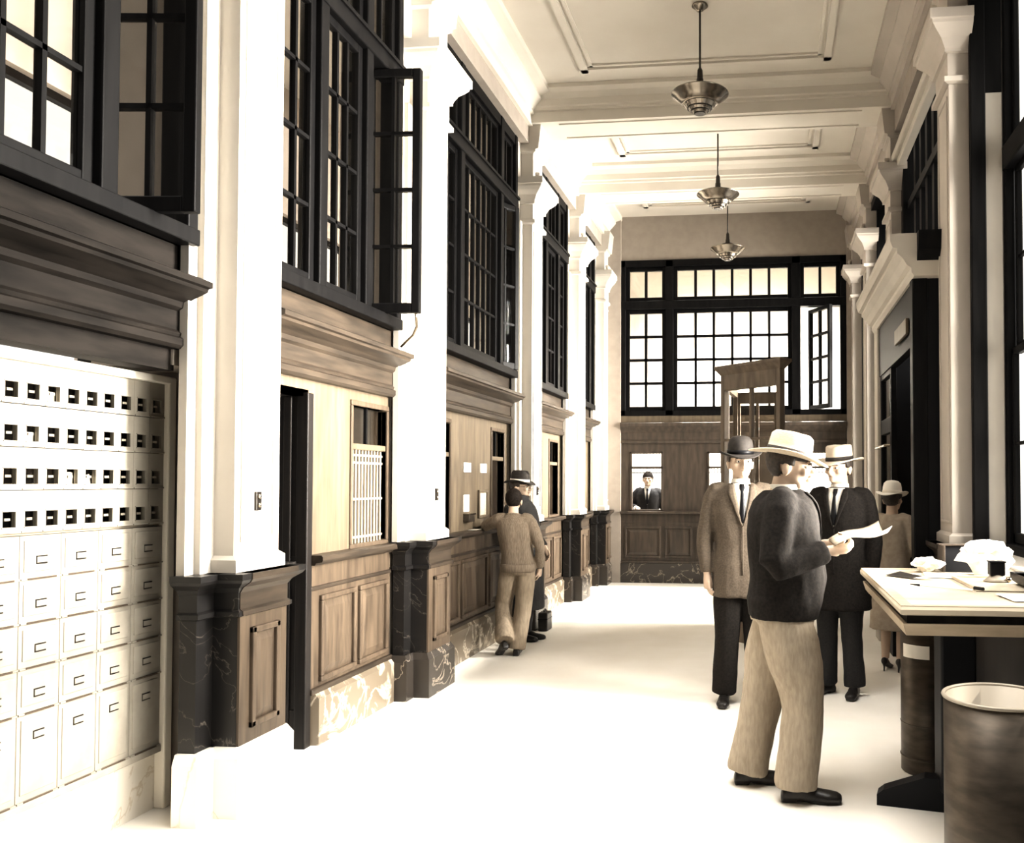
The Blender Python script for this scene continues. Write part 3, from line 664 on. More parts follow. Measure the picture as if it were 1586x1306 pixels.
for (a, b, c, d) in ((7.86, 7.92, 0, 2.55), (8.54, 8.6, 0, 2.55), (7.92, 8.54, 0, 0.3), (7.92, 8.54, 1.98, 2.12), (7.92, 8.54, 2.5, 2.55)): m.box(XV + 0.01, XV + 0.06, a, b, c, d, 0.005)
o = m.build('side_light', M['dark'], v); MB().box(XV + 0.03, XV + 0.036, 7.92, 8.54, 0.3, 2.5).build('pane', M['glass'], o)
o = MB().tube([(XV + 0.0, 7.9, 1.86), (XV - 0.04, 7.9, 1.86), (XV - 0.04, 8.56, 1.86), (XV, 8.56, 1.86)], 0.012, 8).build('push_bar', M['brass'], v)
o = MB().box(XV - 0.03, XV - 0.005, 6.75, 7.35, 2.66, 2.78, 0.004).build('sign_board', M['oak_light'], v)
# transom window above the vestibule
r = root('window_11', (1.45, 7.66, 3.4), 'dark slatted transom window above the entrance vestibule', 'window', kind='structure')
m = MB()
for q0, q1 in ((6.45, 6.58), (8.74, 8.87)): m.box(1.32, 1.5, q0, q1, 3.33, 5.05)
m.box(1.32, 1.5, 6.45, 8.87, 4.9, 5.05).box(1.32, 1.5, 6.45, 8.87, 3.33, 3.5)
for k in range(1, 7): y = 6.58 + 2.16 * k / 7; m.box(1.38, 1.44, y - 0.05, y + 0.05, 3.5, 4.9)
m.box(1.36, 1.46, 6.58, 8.74, 4.22, 4.3)
o = m.build('frame', M['dark'], r); MB().box(1.40, 1.405, 6.58, 8.74, 3.5, 4.9).build('pane', M['glass_lite'], o)
MB().box(1.22, 1.34, 6.47, 8.86, 4.72, 4.80, 0.01).box(1.26, 1.34, 6.47, 8.86, 4.66, 4.73, 0.01).build('head_moulding', M['plaster'], r)

# ------------------------------------------------------------------ freestanding glazed wooden frame in mid hall
NL, NR, FL, FR = Vector((-0.455, 8.6, 0)), Vector((0.12, 8.05, 0)), Vector((-0.36, 9.45, 0)), Vector((0.105, 9.40, 0))
bo = root('glazed_booth', (-0.15, 8.85, 0), 'open topped wooden booth with glazed frames standing in mid hall behind the men', 'booth')
def frame_between(p, q, t, parts, top, hdr, parent, name, mm, post=0.05, mull=True, corn=False, bar=True):
    d = (q - p); L = d.length; ang = math.atan2(d.y, d.x); mt = Matrix.Translation(p) @ Matrix.Rotation(ang, 4, 'Z')
    m = MB(); h = t / 2
    m.box(0, post, -h, h, 0, top, 0.006).box(L - post, L, -h, h, 0, top, 0.006).box(post, L - post, -h, h, top - hdr, top, 0.004).box(post, L - post, -h, h, 0, 0.9).box(post, L - post, -h * 0.8, h * 0.8, 0.9, 0.95)
    if mull: m.box(L / 2 - 0.016, L / 2 + 0.016, -h * .6, h * .6, 0.9, top - hdr, 0.004)
    if bar: m.box(post, L - post, -h - 0.01, -h + 0.008, 1.93, 1.955, 0.003)
    if corn:
        m.rings([[(-0.0, -h, top - 0.02), (L, -h, top - 0.02), (L, h, top - 0.02), (0, h, top - 0.02)], [(-0.045, -h - .045, top + 0.045), (L + .045, -h - .045, top + 0.045), (L + .045, h + .045, top + 0.045), (-.045, h + .045, top + 0.045)], [(-0.045, -h - .045, top + 0.07), (L + .045, -h - .045, top + 0.07), (L + .045, h + .045, top + 0.07), (-.045, h + .045, top + 0.07)]])
    m.xf(mt); o = m.build(name, mm, parent)
    MB().box(post, L - post, -0.003, 0.003, 0.95, top - hdr).xf(mt).build('pane', M['glass_lite'], o)
    return o
frame_between(NL, NR, 0.07, None, 2.60, 0.17, bo, 'front_frame', M['booth'], corn=True)
frame_between(FL, FR, 0.05, None, 2.50, 0.12, bo, 'back_frame', M['booth'], bar=False)
frame_between(NL + Vector((0.03, 0.06, 0)), FL + Vector((0.0, -0.05, 0)), 0.05, None, 2.52, 0.08, bo, 'side_frame', M['booth'], mull=False, bar=False)

# ------------------------------------------------------------------ pendant lamps
def pendant(y, label):
    x = -0.585
    r = root('pendant_lamp', (x, y, 4.60), label, 'pendant lamp', 'three metal pendant lamps down the hall')
    c = (x, y, 0); zb = 4.87
    MB().lathe([(0.0, ZC), (0.065, ZC), (0.07, ZC - 0.012), (0.05, ZC - 0.022), (0.03, ZC - 0.05), (0.012, ZC - 0.055), (0, ZC - 0.055)], c).build('canopy', M['lampmetal'], r, smooth=True)
    MB().tube([(x, y, ZC - 0.05), (x, y, zb + 0.2)], 0.009, 10).build('rod', M['lampdark'], r, smooth=True)
    MB().lathe([(0, zb + 0.22), (0.012, zb + 0.22), (0.022, zb + 0.20), (0.026, zb + 0.13), (0.03, zb + 0.12), (0.034, zb + 0.065), (0.085, zb + 0.055), (0.09, zb + 0.045), (0.0, zb + 0.04)], c).build('socket_cup', M['lampdark'], r)
    # wide bowl: from rim down to the first ring, open dish
    MB().lathe([(0.0, zb + 0.045), (0.09, zb + 0.042), (0.12, zb + 0.03), (0.17, zb + 0.012), (0.243, zb - 0.004), (0.247, zb - 0.01), (0.243, zb - 0.014), (0.215, zb - 0.034), (0.185, zb - 0.062), (0.160, zb - 0.085), (0.14, zb - 0.095), (0, zb - 0.095)], c, n=48).build('bowl', M['lampmetal'], r, smooth=True)
    o = None
    for (r1, r2, za, zc_) in ((0.132, 0.115, zb - 0.095, zb - 0.125), (0.105, 0.085, zb - 0.12, zb - 0.148), (0.078, 0.055, zb - 0.145, zb - 0.168)):
        MB().lathe([(0, za), (r1, za), (r1 + 0.004, za - 0.005), (r2 + 0.004, zc_), (r2, zc_ - 0.006), (0, zc_ - 0.006)], c).build('stepped_ring', M['lampmetal'], r, smooth=False)
        MB().lathe([(0, zc_ - 0.004), (r2 - 0.008, zc_ - 0.004), (r2 - 0.008, zc_ - 0.012), (0, zc_ - 0.012)], c).build('shadow_gap', M['lampdark'], r)
    return r
pendant(7.38, 'nearest and largest looking of the three metal pendant lamps')
pendant(10.0, 'middle one of the three metal pendant lamps')
pendant(12.35, 'farthest of the three metal pendant lamps, in front of the end wall')
# ------------------------------------------------------------------ writing table and what lies on it
TZ = 1.05
t = root('writing_table', (0.9, 4.22, 0), 'tall standing writing table with pale top on a dark post by the right window', 'table')
MB().rings([[(x, y, z) for x, y in ((0.50 + i, 3.46 + i), (1.34, 3.46 + i), (1.34, 4.97 - i), (0.50 + i, 4.97 - i))] for z, i in ((TZ - 0.035, 0.012), (TZ - 0.03, 0.002), (TZ - 0.012, 0.0), (TZ, 0.006))]).build('tabletop', M['tabletop'], t)
m = MB(); w = 0.045
for a in (((0.505, 0.505 + w), (3.466, 4.965)), ((0.505 + w, 1.34), (3.466, 3.466 + w)), ((0.505 + w, 1.34), (4.965 - w, 4.965))): m.box(a[0][0], a[0][1], a[1][0], a[1][1], TZ - 0.002, TZ + 0.003)
m.build('top_border', M['tableedge'], t)
MB().rings([[(0.515 + i, 3.475 + i, z), (1.34, 3.475 + i, z), (1.34, 4.955 - i, z), (0.515 + i, 4.955 - i, z)] for z, i in ((TZ - 0.115, 0.012), (TZ - 0.075, 0.0), (TZ - 0.068, 0.0))]).build('apron', M['tableedge'], t)
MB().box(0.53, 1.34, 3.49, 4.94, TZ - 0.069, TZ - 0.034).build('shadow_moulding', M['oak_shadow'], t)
MB().box(0.78, 0.94, 4.14, 4.32, 0.10, 0.93, 0.012).box(0.74, 0.98, 4.10, 4.36, 0.86, 0.955, 0.012).build('post', M['black'], t)
def foot(p, q, w):
    d = Vector(q) - Vector(p); L = d.length; ang = math.atan2(d.y, d.x)
    b = MB().extrude([(-0.02, 0), (L, 0), (L, 0.05), (L - 0.03, 0.075), (0.12, 0.15), (-0.02, 0.15)], 'y', -w, w)
    return b.xf(Matrix.Translation(p) @ Matrix.Rotation(ang, 4, 'Z'))
foot((0.84, 4.23, 0), (0.51, 4.30, 0), 0.045).build('foot', M['black'], t)
foot((0.86, 4.2, 0), (0.83, 3.82, 0), 0.045).build('foot', M['black'], t)
foot((0.88, 4.23, 0), (1.2, 4.2, 0), 0.045).build('foot', M['black'], t)
foot((0.86, 4.26, 0), (0.88, 4.62, 0), 0.045).build('foot', M['black'], t)

def crumple(c, r, seed, squash=0.6, name='crumpled_paper'):
    rnd = random.Random(seed); bm = bmesh.new(); bmesh.ops.create_icosphere(bm, subdivisions=3, radius=1)
    from mathutils import noise
    for v in bm.verts:
        p = v.co.copy(); nz = noise.noise(p * 2.1 + Vector((seed, 0, 0))) * 0.45 + noise.noise(p * 5 + Vector((0, seed, 0))) * 0.22
        p *= 1 + nz; p.z *= squash; v.co = Vector((p.x * r[0], p.y * r[1], p.z * r[2]))
    lo = min(v.co.z for v in bm.verts)
    for v in bm.verts:
        v.co.z -= lo
        if v.co.z < r[2] * 0.12: v.co.z = 0
        v.co += Vector(c)
    lo = min(v.co.z for v in bm.verts)
    for v in bm.verts: v.co.z += c[2] - lo
    mb = MB(); mb.bm.free(); mb.bm = bm
    return mb.build(name, M['white'])
tag(crumple((1.10, 4.66, TZ + 0.003), (0.13, 0.10, 0.13), 3), 'large crumpled white paper at the back of the writing table', 'paper')
tag(crumple((0.84, 4.80, TZ + 0.003), (0.075, 0.07, 0.06), 8), 'small crumpled white paper near the far edge of the writing table', 'paper')
r = root('letter_rack', (1.0, 4.86, TZ), 'dark slanted wooden rack behind the crumpled paper on the table', 'letter rack')
MB().extrude([(4.80, TZ + 0.003), (4.92, TZ + 0.003), (4.92, TZ + 0.13), (4.86, TZ + 0.14)], 'x', 0.93, 1.10).build('rack_body', M['black'], r)
MB().box(0.915, 0.93, 4.79, 4.93, TZ + 0.003, TZ + 0.145, 0.003).build('end_board', M['oak_end'], r)
MB().box(0.91, 1.10, 4.845, 4.93, TZ + 0.138, TZ + 0.146, 0.002).build('top_board', M['oak_end'], r)
r = root('inkstand', (1.075, 4.32, TZ), 'dark square inkwell on a pale round base by the window', 'inkwell')
MB().lathe([(0, TZ + .007), (0.06, TZ + .007), (0.062, TZ + 0.012), (0.045, TZ + 0.022), (0.03, TZ + 0.04), (0, TZ + 0.04)], (1.075, 4.32, 0)).build('base', M['steel_in'], r, smooth=True)
MB().box(1.04, 1.11, 4.29, 4.35, TZ + 0.036, TZ + 0.10, 0.006).build('ink_block', M['black'], r)
MB().box(1.037, 1.113, 4.287, 4.353, TZ + 0.098, TZ + 0.106, 0.003).build('lid', M['black'], r)
MB().ell((1.12, 4.28, TZ + 0.02), (0.014, 0.014, 0.014)).build('knob', M['brass'], r, smooth=True)
def strip(p, q, w, h, name, m, lab, cat):
    p, q = Vector(p), Vector(q); d = q - p; L = d.length; ang = math.atan2(d.y, d.x)
    o = MB().box(0, L, -w / 2, w / 2, 0, h, 0.001).xf(Matrix.Translation(p) @ Matrix.Rotation(ang, 4, 'Z')).build(name, m); return tag(o, lab, cat)
r = root('blotter', (1.05, 4.15, TZ), 'blotter with raised wooden strips beside the inkwell', 'blotter')
MB().box(0.9, 1.2, 3.96, 4.5, TZ + .003, TZ + 0.006).build('blotting_sheet', M['tabletop'], r)
MB().box(0.9, 1.2, 4.48, 4.5, TZ + .004, TZ + 0.016, 0.002).box(0.9, 0.92, 4.0, 4.48, TZ + .004, TZ + 0.016, 0.002).box(1.18, 1.2, 3.96, 4.48, TZ + .004, TZ + 0.016, 0.002).build('edge_strip', M['tableedge'], r)
r = root('pen', (0.70, 4.0, TZ), 'long pale pen with dark nib lying across the writing table', 'pen')
MB().tube([(0.685, 4.11, TZ + 0.009), (0.88, 3.94, TZ + 0.009)], 0.0055, 8).build('holder', M['white'], r)
MB().tube([(0.645, 4.145, TZ + 0.009), (0.685, 4.11, TZ + 0.009)], [0.002, 0.006], 8).build('nib', M['black'], r)
r = root('pamphlet', (0.64, 4.5, TZ), 'dark open pamphlet at the left edge of the writing table', 'pamphlet')
MB().face([(0.585, 4.58, TZ + 0.005), (0.70, 4.42, TZ + 0.006), (0.76, 4.46, TZ + 0.012), (0.67, 4.63, TZ + 0.02)]).build('cover', M['leather'], r)
MB().face([(0.70, 4.42, TZ + 0.007), (0.83, 4.38, TZ + 0.02), (0.87, 4.46, TZ + 0.025), (0.76, 4.46, TZ + 0.013)]).build('leaf', M['paper'], r)
o = MB().face([(0.78, 4.5, TZ + .005), (0.98, 4.44, TZ + .005), (1.02, 4.66, TZ + .005), (0.8, 4.72, TZ + .009)]).build('loose_sheet', M['white']); tag(o, 'loose white sheet in front of the crumpled papers on the table', 'paper')
o = MB().face([(0.97, 3.62, TZ + .005), (1.16, 3.66, TZ + .005), (1.13, 3.88, TZ + .005), (0.95, 3.84, TZ + .008)]).build('loose_sheet', M['white']); tag(o, 'loose white sheet nearest the camera on the table', 'paper')
o = MB().tube([(0.90, 4.00, TZ + 0.012), (0.93, 3.96, TZ + 0.012)], 0.008, 8).build('pencil_stub', M['black']); tag(o, 'short dark pencil stub in the middle of the writing table', 'pencil')

# ------------------------------------------------------------------ waste bins
def bin_(x, y, rad, h, label, ring=False):
    r = root('waste_bin', (x, y, 0), label, 'waste bin', 'tin waste bins by the writing table'); c = (x, y, 0)
    MB().lathe([(0, 0.004), (rad - 0.012, 0.004), (rad - 0.006, 0.0), (rad, 0.006), (rad, h), (rad - 0.006, h), (rad - 0.006, 0.03), (0, 0.03)], c, n=56).build('drum', M['steel'], r, smooth=False)
    for p in r.children[0].data.polygons: p.use_smooth = abs(p.normal.z) < 0.5
    MB().lathe([(rad - 0.0065, 0.05), (rad - 0.0065, h - 0.002), (rad - 0.0085, h - 0.002), (rad - 0.0085, 0.05)], c, n=56).build('lining', M['steel_in'], r, smooth=True)
    rp = [(rad + 0.006 * math.cos(a), h + 0.006 * math.sin(a)) for a in [2 * PI * k / 8 for k in range(8)]]
    m = MB(); N = 56
    m.tube([(x + rad * math.cos(2 * PI * k / N), y + rad * math.sin(2 * PI * k / N), h) for k in range(N + 1)], 0.007, 8, cap=False).build('rolled_rim', M['steel_in'], r, smooth=True)
    m = MB().tube([(x + (rad) * math.cos(2 * PI * k / N), y + (rad) * math.sin(2 * PI * k / N), 0.085) for k in range(N + 1)], 0.005, 8, cap=False)
    if ring: m.tube([(x + rad * math.cos(2 * PI * k / N), y + rad * math.sin(2 * PI * k / N), 0.26) for k in range(N + 1)], 0.003, 8, cap=False)
    m.build('bead', M['steel'], r, smooth=True)
    if ring:
        o = MB()
        a0, a1 = math.radians(200), math.radians(262)
        for z in (h - 0.15,):
            pts = [[(x + (rad + 0.003) * math.cos(a0 + (a1 - a0) * k / 10), y + (rad + 0.003) * math.sin(a0 + (a1 - a0) * k / 10), zz) for k in range(11)] for zz in (z, z + 0.07)]
            o.rings(pts, cap=False, closed=False)
        o.build('paper_label', M['white'], r, smooth=True)
bin_(0.84, 4.80, 0.145, 0.76, 'slim tin waste bin behind the table post, with a pale label', True)
bin_(0.79, 3.16, 0.185, 0.785, 'broad tin waste bin in front of the writing table, nearest the camera')

# ------------------------------------------------------------------ people
def remeshed(mb, name, voxel, smooth=3, fac=0.5):
    me = mb.mesh(name); o = bpy.data.objects.new(name, me); COL.objects.link(o)
    md = o.modifiers.new('r', 'REMESH'); md.mode = 'VOXEL'; md.voxel_size = voxel
    if smooth: sm = o.modifiers.new('s', 'SMOOTH'); sm.iterations = smooth; sm.factor = fac
    dg = bpy.context.evaluated_depsgraph_get(); ne = bpy.data.meshes.new_from_object(o.evaluated_get(dg), depsgraph=dg)
    bpy.data.objects.remove(o); bpy.data.meshes.remove(me); ne.name = name; ne.materials.clear()
    return ne
def lput(me, name, m, parent, smooth=True):
    if isinstance(me, MB): me = me.mesh(name)
    me.materials.append(m); o = bpy.data.objects.new(name, me); COL.objects.link(o); o.parent = parent
    for p in me.polygons: p.use_smooth = smooth
    return o
def V(*a): return Vector(a)
import time as _t
def oval(c, a, b, n=24, tw=0.0, ax=None):
    # horizontal oval ring, slightly squared like a torso
    out = []
    for k in range(n):
        t = 2 * PI * k / n; ct, st = math.cos(t), math.sin(t)
        e = 0.85
        x = a * math.copysign(abs(ct) ** e, ct); y = b * math.copysign(abs(st) ** e, st)
        p = Matrix.Rotation(tw, 3, 'Z') @ V(x, y, 0)
        out.append(V(*c) + p)
    return out
def hand(mb, wrist, d, palm_n, side, s=1.0, curl=0.5, spread=1.0):
    # d: direction of the hand, palm_n: the way the palm faces, side: +1 thumb lies toward d x palm_n
    d = d.normalized(); n = (palm_n - d * palm_n.dot(d)).normalized(); t = d.cross(n) * side
    W = V(*wrist)
    rot = Matrix((t, d, n)).transposed()
    mb.tube([W - d * 0.02 * s, W + d * 0.02 * s, W + d * 0.055 * s, W + d * 0.088 * s], [(0.024 * s, 0.024 * s), (0.030 * s, 0.026 * s), (0.033 * s, 0.02 * s), (0.03 * s, 0.016 * s)], 12)
    mb.ell(W + d * 0.06 * s, (0.039 * s, 0.045 * s, 0.0155 * s), rot, 16, 10)
    for k, (off, L) in enumerate(((0.028, 0.072), (0.0095, 0.082), (-0.0095, 0.076), (-0.0275, 0.06))):
        p = W + d * (0.088 - 0.006 * abs(k - 1)) * s + t * off * s
        pts = [p - d * 0.015 * s, p]; a = 0.12 + 0.15 * k * curl
        fd = (d + t * (0.10 * (1.5 - k)) * spread * 0.5).normalized()
        cur = 0.0
        for seg, q in enumerate((0.45, 0.32, 0.23)):
            cur += curl * (0.75 + 0.12 * k) if seg else curl * 0.6
            dirv = fd * math.cos(cur) + n * math.sin(cur); p = p + dirv * L * q * s; pts.append(p)
        mb.tube(pts, [0.0105 * s, 0.0105 * s, 0.0095 * s, 0.0085 * s, 0.0065 * s], 8)
    p = W + d * 0.022 * s + t * 0.026 * s
    td = (d * 0.65 + t * 0.75 + n * 0.25).normalized()
    p1 = p + td * 0.034 * s; td2 = (d * 0.9 + t * 0.25 + n * 0.45 * (0.5 + curl)).normalized(); p2 = p1 + td2 * 0.03 * s; p3 = p2 + (td2 + n * 0.3 * curl).normalized() * 0.024 * s
    mb.tube([W + d * 0.012 * s + t * 0.01 * s, p, p1, p2, p3], [0.014 * s, 0.0145 * s, 0.0115 * s, 0.0105 * s, 0.0075 * s], 8)
def head_parts(mb, Hm, s=1.0, jaw=1.0):
    g = lambda x, y, z: Hm @ V(x * s, y * s, z * s)
    R3 = Hm.to_3x3()
    def e(c, r): mb.ell(g(*c), tuple(q * s for q in r), R3, 20, 14)
    # origin of the head frame: the joint at the top of the neck; face looks along -y
    e((0, 0.012, 0.115), (0.074, 0.093, 0.088)); e((0, -0.02, 0.075), (0.066, 0.075, 0.085)); e((0, -0.045, 0.018), (0.046 * jaw, 0.045, 0.034))
    e((0, -0.03, 0.04), (0.058 * jaw, 0.052, 0.045)); e((0, -0.088, 0.012), (0.021, 0.016, 0.017))
    e((0, -0.078, 0.113), (0.05, 0.02, 0.013)); e((0, -0.096, 0.034), (0.023, 0.011, 0.012))
    for q in (-1, 1):
        e((q * 0.041, -0.068, 0.068), (0.022, 0.022, 0.02)); e((q * 0.076, 0.012, 0.07), (0.009, 0.02, 0.031)); e((q * 0.082, 0.02, 0.08), (0.007, 0.015, 0.018))
    mb.tube([g(0, -0.088, 0.108), g(0, -0.103, 0.085), g(0, -0.117, 0.064), g(0, -0.112, 0.056), g(0, -0.092, 0.052)], [0.008 * s, 0.0095 * s, 0.0125 * s, 0.0125 * s, 0.009 * s], 10)
    for q in (-1, 1): e((q * 0.012, -0.1, 0.058), (0.009, 0.011, 0.008))
    mb.tube([g(0, 0.035, -0.09), g(0, 0.02, -0.03), g(0, 0.012, 0.06)], [(0.062 * s, 0.06 * s), (0.053 * s, 0.055 * s), (0.05 * s, 0.055 * s)], 16)
def carve_face(me, Hm, s=1.0):
    Hi = Hm.inverted()
    for v in me.vertices:
        p = Hi @ v.co / s
        if p.y > -0.03: continue
        d = 0.0
        for q in (-1, 1):
            r = math.hypot((p.x - q * 0.031) / 0.022, (p.z - 0.092) / 0.014)
            if r < 1: d += 0.011 * (1 - r * r) ** 1.2
        r = math.hypot(p.x / 0.025, (p.z - 0.034) / 0.0035)
        if r < 1: d += 0.006 * (1 - r * r)
        if d: v.co = Hm @ (V(p.x, p.y + d, p.z) * s)
def face_bits(P, Hm, s, brow='hair_dark', glasses=False, parent=None):
    R3 = Hm.to_3x3(); g = lambda x, y, z: Hm @ V(x * s, y * s, z * s)
    for q in (-1, 1):
        ey = lput(MB().ell(g(q * 0.031, -0.076, 0.091), (0.013 * s, 0.011 * s, 0.0085 * s), R3, 14, 10), 'eye', M['white'], P)
        lput(MB().ell(g(q * 0.031, -0.0855, 0.091), (0.0052 * s, 0.0035 * s, 0.0056 * s), R3, 10, 8), 'iris', M['black'], ey)
        lput(MB().tube([g(q * 0.013, -0.098, 0.106), g(q * 0.032, -0.097, 0.113), g(q * 0.052, -0.083, 0.107)], [0.003 * s, 0.0045 * s, 0.0025 * s], 8), 'eyebrow', M[brow], P)
    lput(MB().tube([g(-0.02, -0.098, 0.0335), g(-0.007, -0.1055, 0.0345), g(0.007, -0.1055, 0.0345), g(0.02, -0.098, 0.0335)], [0.0015 * s, 0.004 * s, 0.004 * s, 0.0015 * s], 8), 'lips', LIP, P)
    if glasses:
        m = MB(); N = 20
        for q in (-1, 1):
            m.tube([g(q * 0.032 + 0.022 * math.cos(2 * PI * k / N), -0.108, 0.09 + 0.02 * math.sin(2 * PI * k / N)) for k in range(N + 1)], 0.0022 * s, 6, cap=False)
            m.tube([g(q * 0.054, -0.107, 0.094), g(q * 0.078, -0.05, 0.094), g(q * 0.082, 0.01, 0.088)], 0.0018 * s, 6)
        m.tube([g(-0.011, -0.109, 0.095), g(0.011, -0.109, 0.095)], 0.002 * s, 6)
        lput(m, 'spectacles', M['lampmetal'], P)
LIP = mat('lips', (0.36, 0.24, 0.18), 0.5)
def hair_cap(P, Hm, s, m, low=0.02, top=0.0, front=0.115):
    # a close fitting shell over skull: kept above the hairline
    bm = bmesh.new(); bmesh.ops.create_uvsphere(bm, u_segments=36, v_segments=24, radius=1)
    for v in bm.verts:
        p = v.co; v.co = V(p.x * 0.08, p.y * 0.1 + 0.012, p.z * (0.095 + top) + 0.115)
    kill = []
    for v in bm.verts:
        c = v.co; line = front if c.y < -0.05 else (front + (low - front) * min(1, (c.y + 0.05) / 0.1))
        if abs(c.x) > 0.068 and -0.02 < c.y < 0.04: line = max(line, 0.09)
        if c.z < line: kill.append(v)
    bmesh.ops.delete(bm, geom=kill, context='VERTS')
    r = bmesh.ops.solidify(bm, geom=bm.faces[:], thickness=-0.004)
    from mathutils import noise
    for v in bm.verts:
        v.co = v.co + v.co.normalized() * 0.002 * noise.noise(v.co * 160)
        v.co = Hm @ (v.co * s)
    mb = MB(); mb.bm.free(); mb.bm = bm
    return lput(mb, 'hair', m, P)
def hat(P, Hm, s, m, kind, band):
    g = lambda pr, c: MB().lathe(pr, (0, 0, 0), 40)
    CR = {'bowler': 0.0895, 'fedora': 0.089}.get(kind, 0.0928)
    def fin(mb, dent=0.0, tilt=0.06, droop=0.0):
        T = Hm @ Matrix.Scale(s, 4) @ Matrix.Translation((0, 0.012, 0.135)) @ Matrix.Rotation(tilt, 4, 'X') @ Matrix.Diagonal((0.92, 1.12, 1, 1))
        for v in mb.bm.verts:
            p = v.co; rr = math.hypot(p.x, p.y)
            if rr > 0.1: p.z += droop * (abs(p.x) / rr) ** 2 * (rr - 0.09) / 0.05 - abs(droop) * 0.7 * (abs(p.y) / rr) ** 2 * (rr - 0.09) / 0.05
            if dent and p.z > 0.07: p.z -= dent * math.exp(-(p.x / 0.03) ** 2) * (p.z - 0.07) / 0.05
            v.co = T @ p
        return mb
    if kind == 'bowler':
        pr = [(0, 0.0), (0.082, -0.002), (0.143, -0.006), (0.150, 0.0), (0.143, 0.004), (0.090, 0.006), (0.0885, 0.03), (0.087, 0.06), (0.078, 0.095), (0.055, 0.115), (0.02, 0.122), (0, 0.122)]; dr, dn = 0.02, 0.0
    elif kind == 'fedora':
        pr = [(0, 0.0), (0.082, -0.002), (0.142, -0.006), (0.146, -0.003), (0.142, 0.0), (0.090, 0.006), (0.088, 0.05), (0.082, 0.095), (0.070, 0.118), (0.04, 0.125), (0, 0.125)]; dr, dn = 0.022, 0.035
    else:  # boater / panama
        pr = [(0, 0.0), (0.082, -0.002), (0.165, -0.006), (0.168, 0.0), (0.165, 0.003), (0.093, 0.006), (0.092, 0.05), (0.088, 0.098), (0.08, 0.108), (0.045, 0.113), (0, 0.113)]; dr, dn = 0.012, 0.015
    o = lput(fin(MB().lathe(pr, (0, 0, 0), 44), dn, droop=dr), 'hat', m, P)
    lput(fin(MB().lathe([(CR - 0.003, 0.005), (CR + 0.003, 0.006), (CR + 0.002, 0.032), (CR - 0.003, 0.033)], (0, 0, 0), 44), 0), 'hat_band', M[band], o)
    return o
def shoe(P, ankle, ang, s=1.0, pitch=0.0, m='leather', heel=0.022, length=0.27):
    # built along -y from the heel; ang turns it about z
    k = length / 0.27
    mb = MB()
    sec = [(0.07, 0.028, 0.012, 0.0), (0.062, 0.033, 0.05, 0.02), (0.02, 0.036, 0.085, 0.03), (-0.04, 0.037, 0.075, 0.02), (-0.09, 0.042, 0.045, 0.006), (-0.15, 0.046, 0.036, 0.002), (-0.185, 0.037, 0.03, 0.002), (-0.205, 0.018, 0.018, 0.006)]
    rr = []
    for y, w, h, zb in sec:
        ring = []
        for q in range(16):
            a = 2 * PI * q / 16
            x = w * math.cos(a); z = math.sin(a)
            z = h * z if z > 0 else 0.010 * z
            ring.append(V(x, y * k, z + 0.022))
        rr.append(ring)
    mb.rings(rr)
    mb.box(-0.03, 0.03, -0.005 * k, 0.068 * k, 0.0, 0.024, 0.004)
    mb.extrude([(-0.02, 0.010), (0.0, 0.024), (-0.1 * k, 0.012), (-0.2 * k, 0.016), (-0.205 * k, 0.008), (-0.15 * k, 0.0), (-0.09 * k, 0.0)], 'x', -0.03, 0.03)
    mb.xf(Matrix.Translation((ankle[0], ankle[1], ankle[2])) @ Matrix.Rotation(ang, 4, 'Z') @ Matrix.Rotation(pitch, 4, 'X') @ Matrix.Scale(s, 4))
    return lput(remeshed(mb, 'shoe', 0.006, 3), 'shoe', M[m], P)

